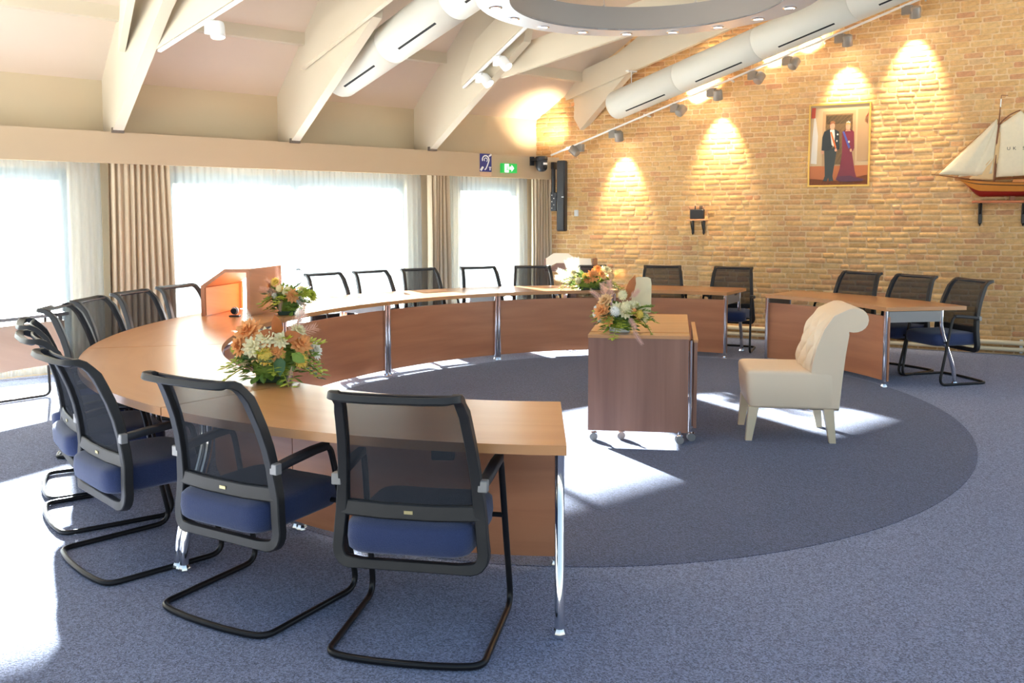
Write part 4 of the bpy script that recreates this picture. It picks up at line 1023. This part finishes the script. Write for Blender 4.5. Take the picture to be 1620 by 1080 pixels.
def bouquet(loc, rz, label, w_, h_, seed, style):
    h_ *= 1.08; rs = random.Random(seed); root = thing('flower_arrangement', label, 'flowers', loc, rz, 'flower arrangements'); root.scale = (1.06, 1.06, 1.12)
    m_ = MB(); m_.superq((0, 0, .016), (w_ * .18, w_ * .11, .017), .3, .3, 20, 8); m_.build('tray', M['white'] if style == 'desk' else FM['tray'], root)
    m_ = MB()
    for i in range(150):
        z_ = rs.random(); an = rs.uniform(0, 2 * math.pi); rr_ = math.sqrt(max(0, 1 - z_ * z_)); d = Vector((math.cos(an) * rr_, math.sin(an) * rr_, z_ * 1.0))
        leaf_geo(m_, Vector((d.x * w_ * .24, d.y * w_ * .15, .02 + d.z * h_ * .45)), d + Vector((rs.uniform(-.6, .6), rs.uniform(-.6, .6), rs.uniform(-.7, .4))), (0, 0, 1), rs.uniform(.045, .07), rs.uniform(.011, .018))
    m_.build('filler_leaves', FM['leaf'], root, smooth=0)
    m_ = MB(); m_.superq((0, 0, h_ * .26), (w_ * .22, w_ * .14, h_ * .24), .8, .8, 16, 8); m_.build('moss_core', FM['leaf'], root, smooth=60)
    for i in range(34):
        an = 2 * math.pi * i / 34 + rs.uniform(-.1, .1); el = rs.choice([-.2, -.05, .1, .25, .5, .9, 1.3]); d = Vector((math.cos(an) * 1.25, math.sin(an) * .8, el))
        L = rs.uniform(.6, 1.0) * w_ * .38 / (1 + .25 * max(0, el))
        spray(root, (math.cos(an) * w_ * .16, math.sin(an) * w_ * .10, h_ * rs.uniform(.2, .5)), d, L, FM[rs.choice(['leaf', 'leaf2', 'leaf', 'leaf2', 'dkleaf'])], rs, leafL=rs.uniform(.034, .05))
    for i in range(14):
        an = rs.uniform(0, 2 * math.pi); d = Vector((math.cos(an), math.sin(an) * .8, rs.uniform(-.25, .6))); big_leaf(root, (math.cos(an) * w_ * .18, math.sin(an) * w_ * .11, h_ * rs.uniform(.15, .4)), d, (0, 0, 1), w_ * .22, w_ * .042, FM[rs.choice(['dkleaf', 'leaf', 'dkleaf', 'leaf2'])])
    for i in range(9):
        an = rs.uniform(-2.9, -.2); el = rs.uniform(.15, .9); c_ = Vector((math.cos(an) * w_ * .30, math.sin(an) * w_ * .20, h_ * (.22 + .5 * el)))
        if i % 3 == 0: ball(root, c_, .022, FM[rs.choice(['creamf', 'yellow', 'whitef'])], rs)
        else: dahlia(root, c_, (math.cos(an), math.sin(an), el), rs.uniform(.032, .045), FM[rs.choice(['apricot', 'creamf', 'creamf', 'whitef', 'orange'])], rs)
    return root, rs
FRONT = -1   # flowers turned mainly towards the oval's viewer side (-y)
def P_(w_, h_): return lambda x, z_, y=-.6: Vector((x * w_, y * w_ * .25, z_ * h_))
# nearest bouquet on the second table
r1, rs = bouquet((-1.19, 4.32, ZT), R(8), 'large orange and cream bouquet on the nearest curved table', .46, .31, 11, 'table'); p = P_(.46, .31)
ball(r1, p(-.05, .42, -1.0), .036, FM['yellow'], rs); ball(r1, p(.30, .34, -.9), .028, FM['yellow'], rs); ball(r1, p(-.36, .5, -.5), .020, FM['leaf2'], rs)
dahlia(r1, p(-.22, .72, -.5), (-.4, -.6, .7), .062, FM['orange'], rs); dahlia(r1, p(-.30, .55, -.6), (-.7, -.6, .2), .045, FM['orange'], rs); dahlia(r1, p(.28, .55, -.5), (.4, -.6, .5), .05, FM['orange'], rs)
dahlia(r1, p(-.17, .55, -.9), (-.2, -.9, .4), .045, FM['creamf'], rs); dahlia(r1, p(-.05, .66, -.8), (.0, -.8, .6), .045, FM['creamf'], rs); dahlia(r1, p(.40, .42, .1), (.8, -.3, .4), .04, FM['whitef'], rs)
for a_, L in (((-.15, -.3, 1), .11), ((-.7, -.5, .35), .10), ((.9, -.3, .15), .11)): big_leaf(r1, p(.08, .66, -.7), a_, (0, -1, .3), L, L * .24, FM['rust'], 'rust_leaf')
big_leaf(r1, p(.08, .42, -.9), (.1, -.6, -.8), (0, -1, .4), .10, .028, FM['dkleaf']); big_leaf(r1, p(.2, .45, -.9), (.6, -.5, -.3), (0, -1, .4), .09, .025, FM['leaf'])
plume(r1, p(.12, .6, -.3), (.6, 0, .8), .15, .045, FM['pink'], rs); plume(r1, p(.12, .6, -.3), (.9, 0, .35), .15, .045, FM['pink'], rs); plume(r1, p(.2, .25, -.8), (-.15, -.5, -.7), .08, .02, FM['pink'], rs)
m_ = MB(); q0 = p(.2, .6, 0); m_.tube([q0, q0 + Vector((.03, 0, .10))], .0025, 4); m_.build('stem', FM['dkleaf'], r1); ball(r1, q0 + Vector((.032, 0, .115)), .022, FM['whitef'], rs, 'white_bloom')
plume(r1, p(-.2, .7, .4), (-.4, .3, .8), .10, .03, FM['whitef'], rs)
# bouquet beside the lectern
r2, rs = bouquet((-1.90, 7.36, ZT), R(5), 'pink plumed bouquet beside the lectern box', .42, .33, 23, 'table'); p = P_(.42, .33)
plume(r2, p(-.12, .6, -.3), (-.15, 0, 1), .16, .04, FM['pink'], rs); plume(r2, p(-.12, .5, -.5), (-.9, -.2, .25), .15, .04, FM['pink'], rs); plume(r2, p(-.1, .5, -.5), (-.05, -.3, -1), .13, .03, FM['pink'], rs); plume(r2, p(-.12, .5, -.3), (-.6, -.1, .6), .15, .04, FM['pink'], rs)
ball(r2, p(-.12, .62, -.8), .026, FM['creamf'], rs); ball(r2, p(.03, .58, -.8), .026, FM['creamf'], rs); dahlia(r2, p(.12, .45, -.8), (.2, -.8, .3), .05, FM['orange'], rs); dahlia(r2, p(-.22, .75, -.3), (-.2, -.6, .6), .035, FM['yellow'], rs)
dahlia(r2, p(.32, .5, -.3), (.4, -.5, .6), .05, FM['leaf2'], rs); dahlia(r2, p(.42, .42, .2), (.6, -.3, .5), .05, FM['leaf2'], rs); plume(r2, p(.32, .35, -.6), (.1, -.4, -.6), .08, .025, FM['pink'], rs)
m_ = MB(); q0 = p(.1, .6, .2); m_.tube([q0] + [q0 + Vector((.04 + .05 * math.sin(R(a_)), 0, .09 - .055 * math.cos(R(a_)))) for a_ in range(20, 220, 30)], .004, 5); m_.build('curled_twig', M['black'], r2)
# bouquet on the far table
r3, rs = bouquet((0.90, 9.98, ZT), R(0), 'wide white and orange bouquet on the far table', .74, .24, 37, 'table'); p = P_(.74, .24)
for a_ in ((-.5, 0, 1), (-.25, 0, 1), (-.9, -.2, .5), (-1, -.2, .15), (-.7, -.3, .1), (.05, 0, 1)): plume(r3, p(-.22, .4, -.2), a_, .22, .06, FM['whitef'], rs, 'white_plume')
dahlia(r3, p(.02, .62, -.9), (.0, -.8, .5), .065, FM['orange'], rs); dahlia(r3, p(.22, .8, -.3), (.2, -.5, .8), .055, FM['creamf'], rs); dahlia(r3, p(.10, .85, -.2), (.1, -.5, .8), .05, FM['orange'], rs)
ball(r3, p(-.20, .45, -1), .032, FM['creamf'], rs); ball(r3, p(-.10, .62, -.8), .028, FM['yellow'], rs); ball(r3, p(.28, .62, -.7), .036, FM['apricot'], rs)
for a_ in ((.9, -.2, .0), (.85, -.1, .25), (.95, -.2, -.2)): plume(r3, p(.26, .62, -.3), a_, .24, .05, FM['apricot'], rs, 'peach_plume')
# bouquet on the rolling desk
r4, rs = bouquet((0.76, 6.14, .751), R(-6), 'peach and cream bouquet with a tall palm leaf on the rolling desk', .38, .27, 53, 'desk'); p = P_(.38, .27)
dahlia(r4, p(-.30, .5, -.6), (-.5, -.7, .4), .055, FM['orange'], rs); dahlia(r4, p(-.24, .72, -.4), (-.5, -.5, .6), .05, FM['apricot'], rs); dahlia(r4, p(-.20, .32, -.8), (-.4, -.8, .1), .04, FM['orange'], rs)
ball(r4, p(-.08, .52, -1), .032, FM['whitef'], rs); ball(r4, p(.10, .62, -.9), .034, FM['creamf'], rs); ball(r4, p(.05, .88, -.4), .03, FM['creamf'], rs); ball(r4, p(.34, .45, -.8), .026, FM['yellow'], rs); ball(r4, p(.44, .35, -.5), .028, FM['creamf'], rs); ball(r4, p(.24, .54, -.8), .018, FM['orange'], rs)
plume(r4, p(-.2, .7, -.1), (-.35, 0, 1), .12, .04, FM['pink'], rs); plume(r4, p(-.15, .7, -.1), (-.1, 0, 1), .13, .04, FM['pink'], rs); plume(r4, p(-.25, .7, -.1), (-.8, 0, .6), .12, .03, FM['pink'], rs)
plume(r4, p(.14, .42, -1.1), (.35, -.5, -.5), .11, .028, FM['pink'], rs); plume(r4, p(.20, .16, -1.5), (.5, -.3, -.7), .12, .026, FM['pink'], rs); plume(r4, p(.18, .8, -.3), (.3, -.2, .3), .08, .03, FM['pink'], rs)
for q_ in ((-.42, .42), (-.40, .56), (-.34, .30)): ball(r4, p(q_[0], q_[1], -.4), .018, FM['whitef'], rs, 'white_bloom')
big_leaf(r4, p(.12, .75, 0), (.35, 0, 1), (0, -1, .2), .17, .03, FM['rust'], 'rust_leaf')
m_ = MB(); m_.prism([(-.075, .0), (-.062, .12), (-.045, .225), (-.03, .245), (.04, .245), (.062, .235), (.068, .20), (.066, .02)], 0, .006, lambda a, b_, d: Vector((.145 + a, .05 + d + .25 * (a * a) * 4, .10 + b_))); m_.build('palm_leaf', FM['palm'], r4, smooth=0)
for a_, b_ in ((.9, .3), (.95, -.1), (.7, -.5), (.85, .6)): spray(r4, p(.25, .5, -.5), (a_, -.2, b_), .14, FM['leaf'], rs, .036)

# ------------------------------------------------------------------ framed portrait on the brick wall
PO = B(0.893, 0.03, 1.95)
pt = thing('framed_portrait', 'gilt framed portrait of a couple in formal dress on the brick wall', 'picture', PO)
PW, PH = 0.69, 0.985
def pf(x, z_, d): return B(0.893 + x, 0.024 + d, 1.955 + z_)
def pshape(nm, pts, d, material, parent=pt):
    m_ = MB(); m_.prism(pts, d, d + .0015, lambda a, b_, dd: pf((a - .5) * PW, b_ * PH, dd)); return m_.build(nm, material, parent, smooth=0, off=PO)
PM = {k: mat('print ' + k, tuple(x * .72 for x in c[:3]) + (1,), 0.35) for k, c in {'wall': lin(206, 176, 134), 'wall2': lin(188, 150, 108), 'door': lin(92, 84, 66), 'door2': lin(150, 122, 84), 'floor': lin(196, 110, 52), 'floor2': lin(150, 86, 46), 'white': lin(226, 218, 206), 'black': lin(38, 42, 44), 'black2': lin(52, 56, 54), 'red': lin(128, 34, 52), 'red2': lin(92, 34, 62), 'skin': lin(216, 160, 128), 'hair': lin(150, 96, 56), 'hair2': lin(196, 152, 84), 'sash': lin(222, 110, 40), 'blue': lin(80, 84, 160), 'red3': lin(196, 70, 40), 'silver': lin(220, 216, 206)}.items()}
rect = lambda x0, z0, x1, z1: [(x0, z0), (x1, z0), (x1, z1), (x0, z1)]
def oval(x, z_, a, b_, n_=14): return [(x + a * math.cos(2 * math.pi * i / n_), z_ + b_ * math.sin(2 * math.pi * i / n_)) for i in range(n_)]
back = pshape('picture_print', rect(.012, .008, .988, .992), 0, PM['wall'])
for nm, pts, m in (('print_floor', rect(.015, .01, .985, .245), 'floor'), ('print_floor_shadow', [(.015, .01), (.985, .01), (.985, .13), (.5, .06), (.015, .09)], 'floor2'), ('print_wall_panel', rect(.80, .3, .985, .93), 'wall2'), ('print_door_frame', rect(.22, .24, .77, .92), 'wall2'), ('print_doorway', rect(.27, .26, .72, .88), 'door2'), ('print_dark_transom', rect(.28, .76, .70, .86), 'door'), ('print_curtain', [(.03, .28), (.13, .27), (.145, .62), (.10, .84), (.075, .84), (.05, .6)], 'white'), ('print_sconce', [(.02, .84), (.09, .84), (.10, .97), (.03, .97)], 'red3'), ('print_sconce', [(.91, .78), (.97, .74), (.975, .88), (.93, .84)], 'red3')):
    pshape(nm, pts, .0016, PM[m], back)
for nm, pts, m in (('print_trousers', [(.245, .06), (.31, .055), (.335, .10), (.345, .055), (.42, .06), (.405, .12), (.47, .46), (.255, .47), (.275, .12)], 'black2'), ('print_gown', [(.46, .075), (.52, .20), (.555, .40), (.55, .66), (.62, .69), (.70, .68), (.745, .655), (.755, .46), (.735, .42), (.715, .42), (.77, .18), (.80, .10), (.93, .075), (.90, .055), (.70, .045), (.52, .05)], 'red')):
    pshape(nm, pts, .0032, PM[m], back)
for nm, pts, m in (('print_tailcoat', [(.21, .44), (.22, .60), (.25, .67), (.34, .70), (.44, .69), (.50, .66), (.51, .45), (.44, .43), (.40, .5), (.36, .44), (.30, .43)], 'black'), ('print_gown_hem', [(.46, .075), (.50, .115), (.70, .12), (.80, .09), (.93, .075), (.90, .055), (.70, .045), (.52, .05)], 'red2')):
    pshape(nm, pts, .0048, PM[m], back)
for nm, pts, m in (('print_shirt', [(.345, .69), (.38, .50), (.415, .48), (.43, .60), (.42, .69)], 'white'), ('print_head', oval(.385, .735, .043, .05), 'skin'), ('print_head', oval(.645, .715, .038, .047), 'skin'), ('print_hand', oval(.225, .415, .025, .022), 'skin'), ('print_hand', oval(.45, .44, .02, .022), 'skin'), ('print_hand', oval(.70, .43, .018, .02), 'skin'), ('print_neck', [(.60, .665), (.69, .665), (.67, .69), (.62, .69)], 'skin')):
    pshape(nm, pts, .0064, PM[m], back)
for nm, pts, m in (('print_orange_sash', [(.35, .66), (.375, .665), (.46, .47), (.435, .46)], 'sash'), ('print_blue_sash', [(.555, .66), (.585, .665), (.69, .47), (.66, .45)], 'blue'), ('print_hair', [(.345, .755), (.35, .79), (.385, .80), (.425, .785), (.43, .75), (.40, .77)], 'hair'), ('print_hair', [(.60, .73), (.61, .765), (.645, .775), (.685, .76), (.69, .72), (.665, .75), (.625, .75)], 'hair2'), ('print_tiara', [(.615, .765), (.625, .785), (.64, .775), (.65, .795), (.66, .775), (.675, .785), (.68, .762), (.645, .775)], 'silver'), ('print_medal', oval(.475, .63, .014, .012), 'silver'), ('print_medal', oval(.465, .55, .012, .012), 'silver'), ('print_brooch', oval(.665, .535, .016, .014), 'silver')):
    pshape(nm, pts, .008, PM[m], back)
for (x0, z0, x1, z1) in ((-.014, -.01, .012, 1.01), (.988, -.01, 1.014, 1.01), (.012, -.01, .988, .008), (.012, .992, .988, 1.01)):
    m_ = MB(); m_.prism(rect(x0, z0, x1, z1), -.02, .014, lambda a, b_, dd: pf((a - .5) * PW, b_ * PH, dd)); m_.build('frame_bar', M['gold'], pt, smooth=0, off=PO)

# ------------------------------------------------------------------ shelf with the small black device
SO = B(-.827, .07, 1.535)
sh = thing('wall_shelf', 'tiny wooden wall shelf on two black brackets', 'shelf', SO)
m_ = MB(); m_.box(B(-.827, .075, 1.535), (.26, .14, .018), BROT, .003); m_.build('shelf_board', M['wood_light'], sh, off=SO)
for s_ in (-.90, -.755):
    m_ = MB(); m_.sweep([B(s_, .012, 1.526), B(s_, .012, 1.36)], [tuple(BN)] * 2, .03, .012); m_.tube(arc_pts(B(s_, .12, 1.52), B(s_, .10, 1.42), B(s_, .018, 1.385), 6), .007, 6); m_.lathe([(.004, 0), (.012, .012), (.004, .024)], B(s_, .02, 1.342), 8); m_.build('bracket', M['blackmetal'], sh, off=SO)
DV = B(-.827, .075, 1.545)
dv_ = thing('radio_receiver', 'small black receiver box with stub antennas on the tiny wall shelf', 'device', DV)
m_ = MB(); m_.box(B(-.827, .075, 1.61), (.18, .075, .125), BROT, .006); m_.build('body', M['black'], dv_, off=DV)
m_ = MB(); m_.box(B(-.815, .1135, 1.61), (.14, .004, .10), BROT); m_.build('front_plate', M['blackframe'], dv_, off=DV)
for s_ in (-.86, -.795, -.772):
    m_ = MB(); m_.tube([B(s_, .06, 1.67), B(s_, .06, 1.72)], [.010, .006], 8); m_.build('antenna', M['black'], dv_, off=DV)

# ------------------------------------------------------------------ model ship on its shelf
HO = B(2.9, .10, 1.735)
ss = thing('ship_shelf', 'red brown wall shelf with black brackets under the model ship', 'shelf', HO)
WS = mat('red brown shelf wood', lin(196, 106, 54), 0.4, noise=.1, nscale=10)
m_ = MB(); m_.box(B(2.93, .10, 1.742), (1.16, .19, .028), BROT, .004); m_.build('shelf_board', WS, ss, off=HO)
for s_ in (2.44, 2.87, 3.35):
    m_ = MB(); m_.box(B(s_, .02, 1.61), (.04, .03, .23), BROT, .005); m_.sweep([B(s_, .17, 1.722), B(s_, .02, 1.60)], [(0, 0, 1)] * 2, .022, .018); m_.lathe([(.003, -.03), (.016, 0)], B(s_, .022, 1.495), 8); m_.build('bracket', M['blackmetal'], ss, off=HO)
VO = B(2.93, .10, 1.757)
ship = thing('model_ship', 'wooden model sailing ship with cream sails on the wall shelf', 'model ship', VO)
SMs = {'hull': mat('varnished hull', lin(206, 130, 52), 0.35, noise=.12, nscale=12), 'red': mat('red bottom paint', lin(140, 26, 18), 0.45), 'wood': mat('spar wood', lin(130, 74, 34), 0.45), 'sail': mat('sail cloth', lin(232, 216, 184), 0.85, noise=.06, nscale=30), 'sail2': mat('aged sail cloth', lin(226, 190, 138), 0.85, noise=.06, nscale=30), 'stripe': mat('dark wale', lin(60, 44, 30), .5), 'ink': mat('dark ink', lin(50, 46, 44), .8)}
BOW, STERN = 2.172, 3.72
def hull_pt(u, v, side, zlo, zhi):
    """u 0..1 bow to stern, v 0 keel .. 1 gunwale"""
    zk = 1.80 + .17 * max(0, 1 - u / .16) ** 1.6 + .12 * max(0, (u - .86) / .14) ** 2
    zg = 2.005 - .055 * math.sin(math.pi * min(1, u * 1.05)) ; zg = zg
    z_ = zk + (zg - zk) * v
    s_ = BOW + (STERN - BOW) * u + .10 * (1 - v) * max(0, 1 - u / .2) + 0.0
    beam_ = .125 * (1 - abs(2 * u - 1) ** 2.6) ** .6 * (v ** .45)
    return B(s_, .10 + side * beam_, z_)
def hull_part(nm, v0, v1, material, grow=0.0):
    m_ = MB()
    for sd in (-1, 1):
        m_.grid(lambda a, b_: hull_pt(a, v0 + (v1 - v0) * b_, sd * (1 + grow), 0, 0), 34, 6)
    return m_.build(nm, material, ship, smooth=60, off=VO)
hb = hull_part('hull', .36, 1.0, SMs['hull']); hull_part('hull_bottom', 0.0, .36, SMs['red']); hull_part('wale', .76, .82, SMs['stripe'], .03); hull_part('rail', .97, 1.01, SMs['wood'], .05)
m_ = MB()
for i in range(30):
    a_, b_ = hull_pt(i / 30, .9, -1, 0, 0), hull_pt(i / 30, .9, 1, 0, 0); c_, d_ = hull_pt((i + 1) / 30, .9, -1, 0, 0), hull_pt((i + 1) / 30, .9, 1, 0, 0); m_.add([a_, b_, d_, c_], [(0, 1, 2, 3)])
m_.build('deck', SMs['hull'], ship, smooth=60, off=VO)
MS = 2.56
m_ = MB(); m_.tube([B(MS, .10, 1.90), B(MS + .02, .10, 2.45), B(MS + .045, .10, 2.93)], [.012, .010, .004], 8); mst = m_.build('mast', SMs['wood'], ship, off=VO)
m_ = MB(); m_.tube([B(MS + .04, .10, 2.80), B(MS + .043, .10, 2.89)], .007, 6); m_.build('topmast_band', M['white'], mst, off=VO)
m_ = MB(); m_.sweep([B(MS + .045, .10, 2.93), B(MS + .11, .10, 2.925)], [(0, 0, 1)] * 2, .006, .008); m_.build('pennant', SMs['wood'], mst, off=VO)
m_ = MB(); m_.tube([B(MS - .03, .10, 1.965), B(1.925, .10, 2.065)], [.009, .004], 8); m_.build('bowsprit', SMs['wood'], ship, off=VO)
m_ = MB(); m_.tube([B(MS + .01, .10, 2.0), B(3.50, .10, 2.03)], [.010, .007], 8); m_.build('boom', SMs['wood'], ship, off=VO)
m_ = MB(); m_.tube(arc_pts(B(MS + .03, .10, 2.60), B(MS + .11, .10, 2.72), B(MS + .235, .10, 2.755), 6), .007, 6); m_.build('gaff', SMs['wood'], ship, off=VO)
def sail(nm, poly_fn, material, nu=10, nv=12):
    m_ = MB(); m_.grid(lambda u, v: poly_fn(u, v), nu, nv); o_ = m_.build(nm, material, ship, smooth=80, off=VO)
    md = o_.modifiers.new('thickness', 'SOLIDIFY'); md.thickness = .003; return o_
def lerp2(a, b_, f_): return (a[0] + (b_[0] - a[0]) * f_, a[1] + (b_[1] - a[1]) * f_)
def quad_sail(A, B_, C_, D_, belly):     # A,B bottom; D,C top
    def fn(u, v):
        x, z_ = lerp2(lerp2(A, B_, u), lerp2(D_, C_, u), v); w_ = belly * math.sin(math.pi * u) * math.sin(math.pi * (.15 + .8 * v)) + .006 * math.sin(14 * u); return B(x, .10 + w_, z_)
    return fn
sail('mainsail', quad_sail((MS + .02, 2.02), (3.42, 2.05), (MS + .24, 2.75), (MS + .04, 2.60), .05), SMs['sail'], 14, 12)
sail('jib', quad_sail((2.0, 2.066), (2.40, 2.035), (MS + .014, 2.655), (MS + .006, 2.668), .06), SMs['sail'])
sail('staysail', quad_sail((2.2, 2.03), (2.54, 2.06), (MS + .020, 2.60), (MS + .010, 2.64), .02), SMs['sail'])
sail('furled_sail', quad_sail((MS - .01, 2.16), (MS + .05, 2.18), (MS + .075, 2.52), (MS + .01, 2.52), .015), SMs['sail2'], 5, 8)
sail('lower_sail', quad_sail((2.30, 2.0), (MS, 1.985), (MS + .01, 2.25), (MS, 2.26), .01), SMs['sail2'])
def glyph(txt, s_, z_, size, parent):
    cu = bpy.data.curves.new('sail_letters', 'FONT'); cu.body = txt; cu.size = size; cu.extrude = .001; cu.space_character = 1.9
    to = bpy.data.objects.new('sail_letters', cu); COL.objects.link(to)
    dg = bpy.context.evaluated_depsgraph_get(); me = bpy.data.meshes.new_from_object(to.evaluated_get(dg)); COL.objects.unlink(to); bpy.data.objects.remove(to)
    for v_ in me.vertices: v_.co = B(s_ + v_.co.x, .165 + v_.co.z, z_ + v_.co.y) - VO
    me.materials.clear(); me.materials.append(SMs['ink']); o_ = bpy.data.objects.new('sail_letters', me); COL.objects.link(o_); o_.parent = parent
glyph('UK 55', MS + .115, 2.315, .05, ship)
for a_, b_ in (((1.95, 2.06), (MS + .02, 2.67)), ((2.172, 2.0), (MS + .02, 2.66)), ((3.45, 2.04), (MS + .235, 2.755)), ((2.9, 1.97), (MS + .02, 2.62)), ((2.35, 1.97), (MS + .02, 2.55))):
    m_ = MB(); m_.tube([B(a_[0], .10, a_[1]), B(b_[0], .10, b_[1])], .0018, 4); m_.build('rigging_line', SMs['wood'], ship, off=VO)
m_ = MB(); m_.superq(B(2.9, .10, 1.965), (.16, .05, .03), .3, .3, 16, 6, rot=BROT); m_.build('deckhouse', SMs['hull'], ship, off=VO)
m_ = MB(); m_.box(B(2.75, .10, 1.779), (.05, .10, .045), BROT); m_.build('cradle', SMs['wood'], ship, off=VO)
m_ = MB(); m_.box(B(3.25, .10, 1.779), (.05, .10, .045), BROT); m_.build('cradle', SMs['wood'], ship, off=VO)
